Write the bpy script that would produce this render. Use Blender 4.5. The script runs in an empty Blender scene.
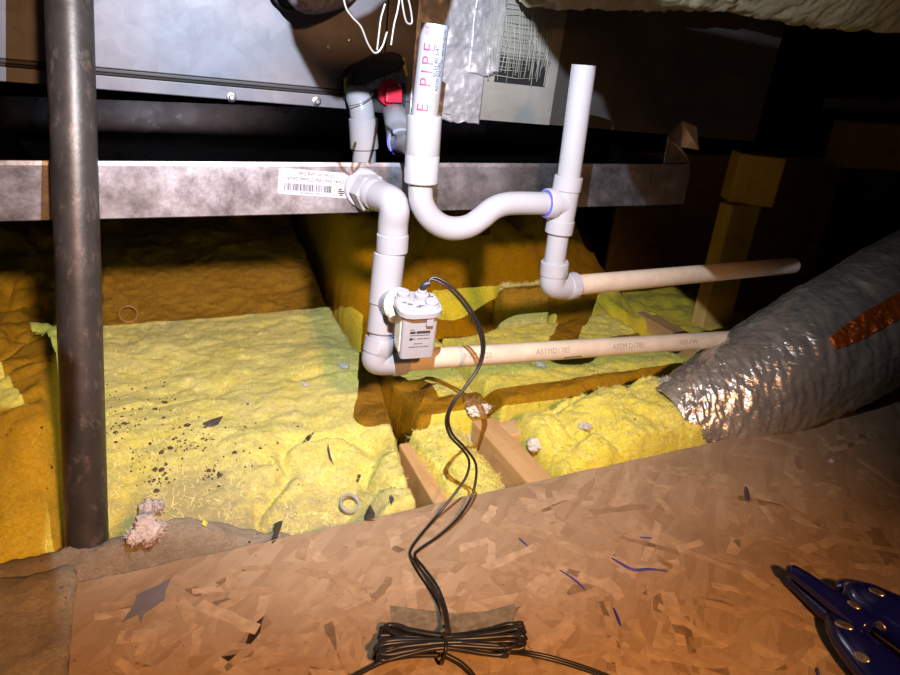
import bpy, bmesh, math, random
import numpy as np
from mathutils import Vector, Matrix
from mathutils.bvhtree import BVHTree

random.seed(7)
RNG = np.random.default_rng(7)
SC = bpy.context.scene
COL = SC.collection
DECK = 0.48                       # camera height above the deck top (z = 0)

# ------------------------------------------------------------------ camera
def _n(v):
    v = np.array(v, float); return v / np.linalg.norm(v)
F = 676.0
XA = _n((1540, -165, F))                                   # house x axis seen in camera axes (right, down, forward)
ZA = -_n((-127, 1586, F)); ZA = _n(ZA - XA * ZA.dot(XA))
YA = np.cross(ZA, XA)
RIGHT = Vector((XA[0], YA[0], ZA[0])); DOWN = Vector((XA[1], YA[1], ZA[1])); FWD = Vector((XA[2], YA[2], ZA[2]))
CAM = Vector((0, 0, DECK))
cd = bpy.data.cameras.new('camera'); cam = bpy.data.objects.new('camera', cd); COL.objects.link(cam)
cd.sensor_width = 36; cd.lens = F / 900 * 36; cd.clip_start = 0.02; cd.clip_end = 50
M = Matrix((RIGHT, -DOWN, -FWD)).transposed().to_4x4(); M.translation = CAM
cam.matrix_world = M
SC.camera = cam

# ------------------------------------------------------------------ world, lights, exposure
w = bpy.data.worlds.new('world'); SC.world = w; w.use_nodes = True
w.node_tree.nodes['Background'].inputs[0].default_value = (1.0, 0.62, 0.38, 1)
w.node_tree.nodes['Background'].inputs[1].default_value = 0.016
vs = SC.view_settings
vs.view_transform = 'Standard'; vs.look = 'None'; vs.exposure = 0.0; vs.gamma = 1.0; vs.use_curve_mapping = False

LAMP_A = Vector((0.110, 0.255, 0.125 + DECK))     # cool white hand-held work light, just above the frame
LAMP_A_AIM = Vector((0.31, 0.95, 0.26))
LAMP_A_POWER = 39.0
LAMP_B = Vector((0.13, -0.36, 0.75))              # warm bulb just behind the viewer
LAMP_B_AIM = Vector((0.12, 0.44, 0.07))
LAMP_B_POWER = 62.0

def spot(name, loc, aim, power, color, size, blend, radius):
    l = bpy.data.lights.new(name, 'SPOT'); l.energy = power; l.color = color
    l.spot_size = math.radians(size); l.spot_blend = blend; l.shadow_soft_size = radius
    o = bpy.data.objects.new(name, l); COL.objects.link(o); o.location = loc
    o.rotation_euler = (aim - loc).to_track_quat('-Z', 'Y').to_euler()
    return o

# ------------------------------------------------------------------ helpers
def V(u, v, y=None, z=None, x=None, d=None):
    """point seen at photo pixel (u, v) at a known world y, z, x or camera depth d (z above deck)"""
    dr = RIGHT * (u - 450) + DOWN * (v - 337.5) + FWD * F
    if y is not None: t = y / dr.y
    elif z is not None: t = (z - DECK) / dr.z
    elif x is not None: t = x / dr.x
    else: t = d / F
    return CAM + dr * t

def empty(name, loc, label=None, cat=None, group=None, kind=None):
    o = bpy.data.objects.new(name, None); COL.objects.link(o); o.location = loc; o.empty_display_size = 0.02
    tag(o, label, cat, group, kind); return o
def tag(o, label=None, cat=None, group=None, kind=None):
    if label: o['label'] = label
    if cat: o['category'] = cat
    if group: o['group'] = group
    if kind: o['kind'] = kind
    return o
def wloc(o):
    p = Vector(o.location)
    while o.parent: o = o.parent; p += Vector(o.location)
    return p
def link(name, me, mat, parent=None, smooth=True, loc=None):
    """mesh with vertices in world coordinates -> one object (origin at loc or its own base centre)"""
    o = bpy.data.objects.new(name, me); COL.objects.link(o)
    n = len(me.vertices); co = np.empty(n * 3); me.vertices.foreach_get('co', co); co = co.reshape(-1, 3)
    if loc is None:
        mn, mx = co.min(0), co.max(0); loc = Vector(((mn[0] + mx[0]) / 2, (mn[1] + mx[1]) / 2, mn[2]))
    co = co - np.array(loc); me.vertices.foreach_set('co', co.ravel())
    if parent is not None:
        o.parent = parent; o.location = Vector(loc) - wloc(parent)
    else: o.location = loc
    if mat is not None: me.materials.append(mat)
    if smooth: me.polygons.foreach_set('use_smooth', [True] * len(me.polygons))
    me.update()
    return o
def pmesh(name, vs_, fs): 
    me = bpy.data.meshes.new(name); me.from_pydata([tuple(v) for v in vs_], [], fs); me.validate(); return me
def bmlink(name, bm, mat, parent=None, smooth=True, loc=None, sharp=None):
    bmesh.ops.recalc_face_normals(bm, faces=bm.faces)
    me = bpy.data.meshes.new(name); bm.to_mesh(me); bm.free()
    if sharp: me.set_sharp_from_angle(angle=math.radians(sharp)) if hasattr(me, 'set_sharp_from_angle') else None
    return link(name, me, mat, parent, smooth, loc)

def frame(d):
    d = Vector(d).normalized(); a = Vector((0, 0, 1)) if abs(d.z) < 0.9 else Vector((1, 0, 0))
    u = d.cross(a).normalized(); return u, d.cross(u).normalized()

def add_lathe(bm, p0, p1, prof, segs=28):
    """prof = list of (distance along axis from p0, radius); first/last radius 0 closes"""
    p0 = Vector(p0); p1 = Vector(p1); d = (p1 - p0).normalized(); u, w_ = frame(d); rings = []
    for t, r in prof:
        c = p0 + d * t
        if r < 1e-6: rings.append([bm.verts.new(c)])
        else: rings.append([bm.verts.new(c + (u * math.cos(2 * math.pi * k / segs) + w_ * math.sin(2 * math.pi * k / segs)) * r) for k in range(segs)])
    for a, b in zip(rings, rings[1:]):
        for k in range(segs):
            k2 = (k + 1) % segs
            if len(a) == 1 and len(b) == 1: continue
            if len(a) == 1: bm.faces.new((a[0], b[k2], b[k]))
            elif len(b) == 1: bm.faces.new((a[k], a[k2], b[0]))
            else: bm.faces.new((a[k], a[k2], b[k2], b[k]))

def spline(pts, n):
    """Catmull-Rom through pts"""
    P = [Vector(p) for p in pts]; P = [P[0] * 2 - P[1]] + P + [P[-1] * 2 - P[-2]]; out = []
    for i in range(1, len(P) - 2):
        for k in range(n):
            t = k / n; a, b, c, d = P[i - 1], P[i], P[i + 1], P[i + 2]
            out.append(0.5 * ((2 * b) + (c - a) * t + (2 * a - 5 * b + 4 * c - d) * t * t + (3 * b - a - 3 * c + d) * t ** 3))
    out.append(P[-2]); return out

def add_sweep(bm, pts, rad, segs=20, caps=True, flat=1.0):
    """tube along points; rad = number or list"""
    pts = [Vector(p) for p in pts]; n = len(pts)
    if not hasattr(rad, '__len__'): rad = [rad] * n
    tang = []
    for i in range(n):
        a = pts[max(i - 1, 0)]; b = pts[min(i + 1, n - 1)]; t = (b - a)
        tang.append(t.normalized() if t.length > 1e-9 else (tang[-1] if tang else Vector((0, 0, 1))))
    u, w_ = frame(tang[0]); rings = []
    for i in range(n):
        u = (u - tang[i] * u.dot(tang[i])).normalized(); w_ = tang[i].cross(u)
        rings.append([bm.verts.new(pts[i] + (u * math.cos(2 * math.pi * k / segs) + w_ * math.sin(2 * math.pi * k / segs) * flat) * rad[i]) for k in range(segs)])
    for a, b in zip(rings, rings[1:]):
        for k in range(segs): bm.faces.new((a[k], a[(k + 1) % segs], b[(k + 1) % segs], b[k]))
    if caps:
        bm.faces.new(rings[0][::-1]); bm.faces.new(rings[-1])

def sweep(name, pts, rad, mat, parent=None, segs=20, caps=True, n=0, flat=1.0):
    if n: pts = spline(pts, n)
    bm = bmesh.new(); add_sweep(bm, pts, rad, segs, caps, flat); return bmlink(name, bm, mat, parent, True, sharp=50)

def lathe(name, p0, p1, prof, mat, parent=None, segs=28, sharp=35):
    bm = bmesh.new(); add_lathe(bm, p0, p1, prof, segs); return bmlink(name, bm, mat, parent, True, sharp=sharp)

def pipe(name, p0, p1, r, mat, parent, wall=0.003, hollow0=False, hollow1=True):
    L = (Vector(p1) - Vector(p0)).length; pr = []
    pr += [(0.03, r - wall), (0, r - wall), (0, r)] if hollow0 else [(0, 0), (0, r)]
    pr += [(L, r), (L, r - wall), (L - 0.03, r - wall), (L - 0.03, 0)] if hollow1 else [(L, r), (L, 0)]
    return lathe(name, p0, p1, pr, mat, parent)
def collar(name, p0, p1, r, mat, parent, inner=None):
    """a fitting socket: rounded rims"""
    L = (Vector(p1) - Vector(p0)).length; b = 0.0012; i = inner if inner else r * 0.8
    return lathe(name, p0, p1, [(0.004, 0), (0.004, i), (0, i), (0, r - b), (b, r), (L - b, r), (L, r - b), (L, i), (L - 0.004, i), (L - 0.004, 0)], mat, parent)

def add_box(bm, size, mat4, bev=0.0):
    g = bmesh.ops.create_cube(bm, size=1.0); vv = g['verts']
    for v in vv: v.co = Vector((v.co.x * size[0], v.co.y * size[1], v.co.z * size[2]))
    if bev > 0:
        ed = list({e for v in vv for e in v.link_edges})
        r = bmesh.ops.bevel(bm, geom=ed, offset=bev, segments=2, affect='EDGES', profile=0.6)
        vv = list({v for f in r['faces'] for v in f.verts} | {v for v in vv if v.is_valid})
        # every vert of this box
        seen = set(vv); stack = list(vv)
        while stack:
            a = stack.pop()
            for e in a.link_edges:
                o = e.other_vert(a)
                if o not in seen: seen.add(o); stack.append(o)
        vv = list(seen)
    for v in vv: v.co = mat4 @ v.co
    return vv
def box(name, size, loc, rot=(0, 0, 0), mat=None, parent=None, bev=0.0015, smooth=False):
    from mathutils import Euler
    bm = bmesh.new(); add_box(bm, size, Matrix.Translation(loc) @ Euler(rot).to_matrix().to_4x4(), bev)
    return bmlink(name, bm, mat, parent, smooth)

# ---- numpy noise
def _hash(ix, iy, iz, seed):
    h = (ix.astype(np.int64) * 374761393 + iy.astype(np.int64) * 668265263 + iz.astype(np.int64) * 2147483647 + seed * 974711) & 0x7fffffff
    h = ((h ^ (h >> 13)) * 1274126177) & 0x7fffffff
    h = ((h ^ (h >> 15)) * 668265263) & 0x7fffffff
    return (h ^ (h >> 16)) / 0x7fffffff * 2 - 1
def vnoise(p, seed=0):
    i = np.floor(p).astype(np.int64); f = p - i; f = f * f * f * (f * (f * 6 - 15) + 10); r = 0
    for dx in (0, 1):
        for dy in (0, 1):
            for dz in (0, 1):
                wgt = (f[:, 0] if dx else 1 - f[:, 0]) * (f[:, 1] if dy else 1 - f[:, 1]) * (f[:, 2] if dz else 1 - f[:, 2])
                r = r + wgt * _hash(i[:, 0] + dx, i[:, 1] + dy, i[:, 2] + dz, seed)
    return r
def fbm(p, seed=0, octv=4, gain=0.5, lac=2.1):
    r = 0; a = 1.0
    for k in range(octv): r = r + a * vnoise(p * lac ** k, seed + k * 17); a *= gain
    return r

# ------------------------------------------------------------------ materials
def nodemat(name):
    m = bpy.data.materials.new(name); m.use_nodes = True; nt = m.node_tree
    b = nt.nodes['Principled BSDF']; return m, nt, b
def N(nt, typ, **kw):
    n = nt.nodes.new(typ)
    for k, v in kw.items():
        if k in n.inputs: n.inputs[k].default_value = v
        else: setattr(n, k, v)
    return n
def coords(nt, scale=(1, 1, 1), rot=(0, 0, 0)):
    g = N(nt, 'ShaderNodeNewGeometry'); mp = N(nt, 'ShaderNodeMapping'); mp.inputs['Scale'].default_value = scale; mp.inputs['Rotation'].default_value = rot
    nt.links.new(g.outputs['Position'], mp.inputs['Vector']); return mp.outputs['Vector']
def noise(nt, vec, scale, detail=4, rough=0.55, dist=0.0):
    n = N(nt, 'ShaderNodeTexNoise'); n.inputs['Scale'].default_value = scale; n.inputs['Detail'].default_value = detail
    n.inputs['Roughness'].default_value = rough; n.inputs['Distortion'].default_value = dist
    nt.links.new(vec, n.inputs['Vector']); return n.outputs['Fac']
def ramp(nt, fac, stops):
    r = N(nt, 'ShaderNodeValToRGB'); e = r.color_ramp.elements
    while len(e) < len(stops): e.new(0.5)
    for el, (p, c) in zip(e, stops):
        el.position = p; el.color = (*c, 1) if len(c) == 3 else c
    nt.links.new(fac, r.inputs[0]); return r.outputs[0]
def mixc(nt, fac, a, b, blend='MIX'):
    m = N(nt, 'ShaderNodeMix', data_type='RGBA', blend_type=blend)
    for s, k in ((fac, 0), (a, 6), (b, 7)):
        if isinstance(s, (int, float)): m.inputs[k].default_value = s
        elif isinstance(s, tuple): m.inputs[k].default_value = (*s, 1) if len(s) == 3 else s
        else: nt.links.new(s, m.inputs[k])
    return m.outputs[2]
def bump(nt, b, h, strength=0.5, dist=0.002, prev=None):
    n = N(nt, 'ShaderNodeBump'); n.inputs['Strength'].default_value = strength; n.inputs['Distance'].default_value = dist
    nt.links.new(h, n.inputs['Height'])
    if prev is not None: nt.links.new(prev, n.inputs['Normal'])
    nt.links.new(n.outputs[0], b.inputs['Normal']); return n.outputs[0]

def plain(name, col, rough=0.5, metal=0.0, spec=0.5, var=0.12, vscale=40, bstr=0.0, bscale=200):
    m, nt, b = nodemat(name); v = coords(nt)
    c = ramp(nt, noise(nt, v, vscale), [(0.3, tuple(x * (1 - var) for x in col)), (0.7, tuple(min(1, x * (1 + var)) for x in col))])
    nt.links.new(c, b.inputs['Base Color']); b.inputs['Roughness'].default_value = rough; b.inputs['Metallic'].default_value = metal
    b.inputs['Specular IOR Level'].default_value = spec
    if bstr: bump(nt, b, noise(nt, v, bscale), bstr, 0.001)
    return m

def insulation(name, c1, c2, dust=(0.42, 0.36, 0.27), dust_lo=0.62, dust_hi=0.8, fib=1.0, stain=None):
    m, nt, b = nodemat(name); v = coords(nt)
    warp = noise(nt, v, 9, 3)
    base = ramp(nt, noise(nt, v, 14, 6, 0.65, 0.6), [(0.32, c1), (0.62, c2)])
    fine = noise(nt, v, 260, 4, 0.7, 0.8)
    base = mixc(nt, 0.50, base, ramp(nt, fine, [(0.36, tuple(x * 0.66 for x in c1)), (0.62, tuple(min(1, x * 1.15) for x in c2))]))
    d = ramp(nt, noise(nt, v, 6.5, 7, 0.7, 0.4), [(dust_lo, (0, 0, 0)), (dust_hi, (1, 1, 1))])
    base = mixc(nt, d, base, dust)
    for sc_, sr, scol in (stain or ()):
        g = N(nt, 'ShaderNodeNewGeometry'); vd = N(nt, 'ShaderNodeVectorMath', operation='DISTANCE'); vd.inputs[1].default_value = sc_
        nt.links.new(g.outputs['Position'], vd.inputs[0]); ad = N(nt, 'ShaderNodeMath', operation='MULTIPLY_ADD'); nt.links.new(noise(nt, v, 24, 7, 0.75), ad.inputs[0]); ad.inputs[1].default_value = 0.30
        nt.links.new(vd.outputs['Value'], ad.inputs[2]); base = mixc(nt, ramp(nt, ad.outputs[0], [(sr + 0.10, (0.85, 0.85, 0.85)), (sr + 0.19, (0, 0, 0))]), base, scol)
    film = ramp(nt, noise(nt, coords(nt, (1, 2.2, 1.4), (0.1, 0.2, 0.5)), 34, 7, 0.75, 1.4), [(0.56, (0, 0, 0)), (0.72, (0.75, 0.75, 0.75))])
    base = mixc(nt, film, base, tuple(min(0.9, x * 0.92 + 0.07) for x in c2))
    mott = ramp(nt, noise(nt, v, 75, 5, 0.75, 0.8), [(0.30, (0.5, 0.5, 0.5)), (0.44, (0, 0, 0))])
    base = mixc(nt, mott, base, tuple(x * k for x, k in zip(c1, (0.72, 0.62, 0.5))))
    spk = ramp(nt, noise(nt, v, 120, 2, 0.5), [(0.70, (0, 0, 0)), (0.74, (1, 1, 1))])
    spm = ramp(nt, noise(nt, v, 9, 2), [(0.48, (0, 0, 0)), (0.6, (1, 1, 1))])
    base = mixc(nt, mixc(nt, 1.0, spk, spm, 'MULTIPLY'), base, (0.10, 0.07, 0.045))
    nt.links.new(base, b.inputs['Base Color']); b.inputs['Roughness'].default_value = 0.95; b.inputs['Specular IOR Level'].default_value = 0.12
    b.inputs['Sheen Weight'].default_value = 0.12
    f1 = noise(nt, coords(nt, (1, 3.2, 1.5), (0.2, 0.1, 0.6)), 110, 5, 0.7, 1.6)
    n1 = bump(nt, b, f1, 0.45 * fib, 0.004)
    bump(nt, b, noise(nt, v, 520, 3, 0.7, 1.0), 0.7 * fib, 0.003, n1)
    return m

def osb():
    m, nt, b = nodemat('osb_board'); cols = []
    v0 = coords(nt)
    for rot, sc, seed in ((0.35, (16, 78, 1), 0), (1.35, (14, 70, 1), 3), (-0.6, (18, 84, 1), 7), (2.4, (15, 90, 1), 11)):
        mp = N(nt, 'ShaderNodeMapping'); mp.inputs['Rotation'].default_value = (0, 0, rot)
        nt.links.new(v0, mp.inputs['Vector'])
        mp2 = N(nt, 'ShaderNodeMapping'); mp2.inputs['Scale'].default_value = sc; mp2.inputs['Location'].default_value = (seed, seed * 2, 0)
        nt.links.new(mp.outputs[0], mp2.inputs['Vector'])
        vo = N(nt, 'ShaderNodeTexVoronoi'); vo.inputs['Scale'].default_value = 1.0; vo.voronoi_dimensions = '2D'
        nt.links.new(mp2.outputs[0], vo.inputs['Vector'])
        sep = N(nt, 'ShaderNodeSeparateColor'); nt.links.new(vo.outputs['Color'], sep.inputs[0])
        grain = noise(nt, mp2.outputs[0], 3.0, 5, 0.7)
        c = ramp(nt, sep.outputs[0], [(0.0, (0.29, 0.19, 0.105)), (0.3, (0.365, 0.25, 0.145)), (0.8, (0.41, 0.29, 0.175)), (1.0, (0.47, 0.345, 0.22))])
        c = mixc(nt, 0.28, c, ramp(nt, grain, [(0.3, (0.27, 0.175, 0.09)), (0.7, (0.47, 0.34, 0.21))]))
        cols.append((c, sep.outputs[1]))
    c = cols[0][0]
    for k, (cc, s) in enumerate(cols[1:]):
        msk = ramp(nt, s, [(0.52, (0, 0, 0)), (0.54, (1, 1, 1))]); c = mixc(nt, msk, c, cc)
    dark = ramp(nt, noise(nt, v0, 4.0, 6, 0.65, 0.5), [(0.42, (0, 0, 0)), (0.72, (0.7, 0.7, 0.7))])
    c = mixc(nt, dark, c, (0.19, 0.125, 0.075))
    spk = ramp(nt, noise(nt, v0, 170, 2, 0.5), [(0.71, (0, 0, 0)), (0.75, (0.8, 0.8, 0.8))])
    c = mixc(nt, spk, c, (0.10, 0.06, 0.03))
    nt.links.new(c, b.inputs['Base Color']); b.inputs['Roughness'].default_value = 0.72; b.inputs['Specular IOR Level'].default_value = 0.25
    sepv = N(nt, 'ShaderNodeSeparateColor'); nt.links.new(c, sepv.inputs[0])
    n1 = bump(nt, b, sepv.outputs[0], 0.35, 0.0015)
    bump(nt, b, noise(nt, v0, 300, 4, 0.7), 0.35, 0.001, n1)
    return m

def wood(name, c1, c2, axis='y', rough=0.75):
    m, nt, b = nodemat(name); s = {'x': (4, 60, 60), 'y': (60, 4, 60), 'z': (60, 60, 4)}[axis]
    v = coords(nt, s); f = noise(nt, v, 1.0, 5, 0.6, 0.8)
    c = ramp(nt, f, [(0.3, c1), (0.7, c2)]); st = ramp(nt, noise(nt, coords(nt), 18, 5), [(0.55, (0, 0, 0)), (0.75, (0.5, 0.5, 0.5))])
    c = mixc(nt, st, c, tuple(x * 0.45 for x in c1))
    nt.links.new(c, b.inputs['Base Color']); b.inputs['Roughness'].default_value = rough; b.inputs['Specular IOR Level'].default_value = 0.2
    bump(nt, b, f, 0.3, 0.001); return m

def galvanised(name, c1, c2, r0=0.28, r1=0.5, metal=1.0, scratch=1.0):
    m, nt, b = nodemat(name); v = coords(nt)
    vo = N(nt, 'ShaderNodeTexVoronoi'); vo.inputs['Scale'].default_value = 70; nt.links.new(v, vo.inputs['Vector'])
    sep = N(nt, 'ShaderNodeSeparateColor'); nt.links.new(vo.outputs['Color'], sep.inputs[0])
    f = noise(nt, v, 9, 6, 0.65)
    c = ramp(nt, f, [(0.3, c1), (0.7, c2)])
    c = mixc(nt, 0.22, c, ramp(nt, sep.outputs[0], [(0, tuple(x * 0.7 for x in c1)), (1, tuple(min(1, x * 1.2) for x in c2))]))
    c = mixc(nt, 0.18 * scratch, c, ramp(nt, noise(nt, v, 230, 4, 0.75), [(0.38, tuple(x * 0.35 for x in c1)), (0.60, tuple(min(1, x * 1.25) for x in c2))]))
    sc = noise(nt, coords(nt, (60, 60, 420), (0, 0.5, 0)), 1.0, 3, 0.6, 1.5)
    scr = ramp(nt, sc, [(0.70, (0, 0, 0)), (0.73, (scratch, scratch, scratch))])
    c = mixc(nt, scr, c, (0.9, 0.9, 0.9))
    nt.links.new(c, b.inputs['Base Color']); b.inputs['Metallic'].default_value = metal
    rr = N(nt, 'ShaderNodeMapRange'); nt.links.new(noise(nt, v, 30, 5, 0.7), rr.inputs[0]); rr.inputs[1].default_value = 0.3; rr.inputs[2].default_value = 0.7
    rr.inputs[3].default_value = r0; rr.inputs[4].default_value = r1; nt.links.new(rr.outputs[0], b.inputs['Roughness'])
    bump(nt, b, noise(nt, v, 12, 3), 0.12, 0.004); return m

def foil(name, col, rough=0.25, scale=(1, 1, 1), rot=(0, 0, 0), sc=45, strength=0.8, dist=0.004, metal=0.9):
    m, nt, b = nodemat(name); v = coords(nt, scale, rot)
    b.inputs['Metallic'].default_value = metal; b.inputs['Roughness'].default_value = rough
    c = ramp(nt, noise(nt, coords(nt), 16, 5), [(0.3, tuple(x * 0.75 for x in col)), (0.7, tuple(min(1, x * 1.15) for x in col))])
    nt.links.new(c, b.inputs['Base Color'])
    n1 = bump(nt, b, noise(nt, v, sc, 4, 0.6, 1.2), strength, dist)
    bump(nt, b, noise(nt, v, sc * 5, 2, 0.5, 0.6), strength * 0.5, dist * 0.3, n1); return m

MT = {}
MT['osb'] = osb()
for i, (a, c) in enumerate([((0.33, 0.22, 0.125), (0.37, 0.25, 0.145)), ((0.36, 0.25, 0.145), (0.41, 0.285, 0.165)), ((0.41, 0.29, 0.175), (0.47, 0.34, 0.21)), ((0.24, 0.155, 0.085), (0.29, 0.195, 0.11))]):
    MT['strand%d' % i] = plain('osb_strand_%d' % i, tuple((x + y) / 2 for x, y in zip(a, c)), 0.7, 0, 0.25, 0.18, 90, 0.4, 500)
MT['ins'] = insulation('fiberglass_yellow', (0.80, 0.68, 0.022), (0.84, 0.76, 0.12))
MT['ins_pale'] = insulation('fiberglass_pale', (0.79, 0.69, 0.05), (0.84, 0.785, 0.26), dust_lo=0.55, dust_hi=0.78, dust=(0.62, 0.56, 0.30), stain=(((0.02, 0.70, -0.03), 0.075, (0.40, 0.36, 0.17)), ((0.17, 0.63, -0.04), 0.065, (0.47, 0.42, 0.20)), ((0.06, 0.62, -0.05), 0.06, (0.36, 0.32, 0.19))))
MT['ins_amber'] = insulation('fiberglass_deep_yellow', (0.80, 0.62, 0.012), (0.84, 0.70, 0.035))
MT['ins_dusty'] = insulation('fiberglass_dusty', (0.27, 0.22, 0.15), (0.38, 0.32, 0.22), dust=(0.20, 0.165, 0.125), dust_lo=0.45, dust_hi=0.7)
MT['fiber'] = plain('glass_fiber', (0.80, 0.74, 0.30), 0.7, 0, 0.2, 0.25, 60)
MT['tuft'] = plain('blown_fluff', (0.58, 0.56, 0.50), 0.95, 0, 0.1, 0.15, 60, 0.8, 260)
MT['tuft_pink'] = plain('pink_fluff', (0.50, 0.44, 0.42), 0.95, 0, 0.1, 0.2, 60, 0.8, 260)
MT['joist'] = wood('joist_pine', (0.46, 0.27, 0.11), (0.60, 0.39, 0.18), 'y')
MT['blocking'] = wood('blocking_pine', (0.50, 0.32, 0.15), (0.62, 0.43, 0.22), 'x')
MT['post'] = wood('post_pine', (0.62, 0.40, 0.10), (0.72, 0.49, 0.16), 'z')
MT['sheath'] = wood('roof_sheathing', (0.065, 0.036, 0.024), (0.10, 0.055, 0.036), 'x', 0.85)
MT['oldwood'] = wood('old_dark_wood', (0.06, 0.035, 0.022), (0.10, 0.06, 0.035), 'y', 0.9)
MT['drywall'] = plain('drywall_back', (0.40, 0.33, 0.25), 0.9)
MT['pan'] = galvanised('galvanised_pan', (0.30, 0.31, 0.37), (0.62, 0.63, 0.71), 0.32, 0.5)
MT['panin_shaded'] = galvanised('galvanised_pan_shaded', (0.05, 0.052, 0.062), (0.09, 0.095, 0.11), 0.25, 0.4, 1.0, 0.2)  # same steel darkened, shade inside the pan put into the colour
MT['cabinet'] = galvanised('cabinet_sheet', (0.142, 0.144, 0.166), (0.158, 0.160, 0.184), 0.50, 0.56, 0.6, 0.0)
MT['dark'] = plain('dark_gap', (0.025, 0.022, 0.02), 0.8)
MT['tape'] = foil('foil_tape', (0.56, 0.57, 0.62), 0.48, (0.6, 0.6, 1.4), (0, 0.15, 0), 60, 0.35, 0.003, 0.6)
MT['ductboard_shaded'] = foil('duct_board_shaded', (0.20, 0.19, 0.18), 0.48, (1, 1, 2), (0, 0, 0), 40, 0.25, 0.002, 0.8)  # plenum facing darkened, its shadow put into the colour
MT['facing_lit'] = foil('lit_facing', (0.44, 0.44, 0.40), 0.5, (1, 1, 2), (0, 0, 0), 40, 0.3, 0.002, 0.5)  # lighter copy of the plenum facing for its lamp-lit part
MT['scrim'] = plain('scrim_thread', (0.34, 0.34, 0.29), 0.7)
MT['pvc'] = plain('pvc_white', (0.325, 0.33, 0.36), 0.28, 0, 0.5, 0.03, 30, 0.05, 120)
MT['pvc_old'] = plain('pvc_aged_cream', (0.56, 0.48, 0.37), 0.38, 0, 0.45, 0.10, 45, 0.06, 160)
MT['primer'] = plain('pvc_primer_blue', (0.10, 0.10, 0.55), 0.35)
MT['clear'] = plain('float_body_translucent', (0.78, 0.76, 0.58), 0.3, 0, 0.5, 0.05)
MT['label'] = plain('label_paper', (0.44, 0.44, 0.48), 0.5, 0, 0.3, 0.02)
MT['ink'] = plain('black_ink', (0.03, 0.03, 0.035), 0.6)
MT['inkgrey'] = plain('grey_ink', (0.28, 0.24, 0.20), 0.6)
MT['inkred'] = plain('red_ink', (0.75, 0.04, 0.10), 0.5)
MT['red'] = plain('red_plastic', (0.78, 0.025, 0.06), 0.35, 0, 0.5, 0.05)
MT['black'] = plain('black_plastic', (0.02, 0.02, 0.022), 0.45)
MT['cord'] = plain('cord_jacket', (0.014, 0.012, 0.012), 0.36, 0, 0.5, 0.1)
MT['foam'] = plain('black_foam', (0.035, 0.035, 0.037), 0.85, 0, 0.3, 0.3, 90, 0.6, 300)
MT['felt'] = plain('grey_felt', (0.20, 0.20, 0.22), 0.9, 0, 0.3, 0.45, 160, 0.6, 400)
MT['yellow'] = plain('yellow_tag', (0.75, 0.72, 0.10), 0.5)
MT['wire'] = plain('wire_pale', (0.15, 0.145, 0.135), 0.4, 0.5)
MT['wire_dark'] = plain('wire_dark', (0.05, 0.04, 0.035), 0.5)
MT['screw'] = plain('zinc_screw', (0.72, 0.72, 0.75), 0.3, 1.0)
MT['scrap'] = plain('grey_scrap', (0.15, 0.135, 0.145), 0.6, 0, 0.4, 0.1)
MT['shred'] = plain('dark_shred', (0.085, 0.07, 0.065), 0.8, 0, 0.2, 0.2)
MT['stain'] = plain('grey_tape', (0.20, 0.17, 0.115), 0.8, 0, 0.2, 0.35, 120)
MT['blue'] = plain('blue_grip', (0.006, 0.008, 0.11), 0.16, 0, 0.6, 0.08)
MT['bluebit'] = plain('blue_bit', (0.05, 0.05, 0.30), 0.4)
MT['dimple'] = plain('silver_dimple', (0.62, 0.50, 0.40), 0.28, 0.9)
MT['lamp'] = plain('lamp_blocker_black', (0.03, 0.03, 0.03), 0.6)
MT['mylar'] = foil('mylar_jacket', (0.60, 0.545, 0.48), 0.22, (0.8, 1.0, 2.4), (0.3, 0.8, 0.2), 34, 0.6, 0.005, 0.72)
MT['mylar_reflection'] = foil('mylar_reflection', (0.75, 0.16, 0.02), 0.28, (1, 1, 1), (0, 0, 0), 60, 0.9, 0.005, 0.7)  # colour holds the warm lamp's reflection in the jacket
MT['wrap'] = insulation('duct_wrap_fiber', (0.52, 0.47, 0.27), (0.66, 0.62, 0.42), dust=(0.40, 0.38, 0.30), fib=1.3)

def iron():
    m, nt, b = nodemat('black_iron'); v = coords(nt)
    c = ramp(nt, noise(nt, v, 22, 6, 0.6), [(0.35, (0.030, 0.025, 0.022)), (0.7, (0.055, 0.047, 0.043))])
    d = ramp(nt, noise(nt, coords(nt, (1, 1, 0.45)), 75, 8, 0.78, 0.1), [(0.54, (0, 0, 0)), (0.74, (0.75, 0.75, 0.75))])
    c = mixc(nt, d, c, (0.20, 0.155, 0.13)); nt.links.new(c, b.inputs['Base Color'])
    b.inputs['Roughness'].default_value = 0.42; b.inputs['Metallic'].default_value = 0.25
    bump(nt, b, noise(nt, v, 90, 5), 0.35, 0.001); return m
MT['iron'] = iron()

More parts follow.
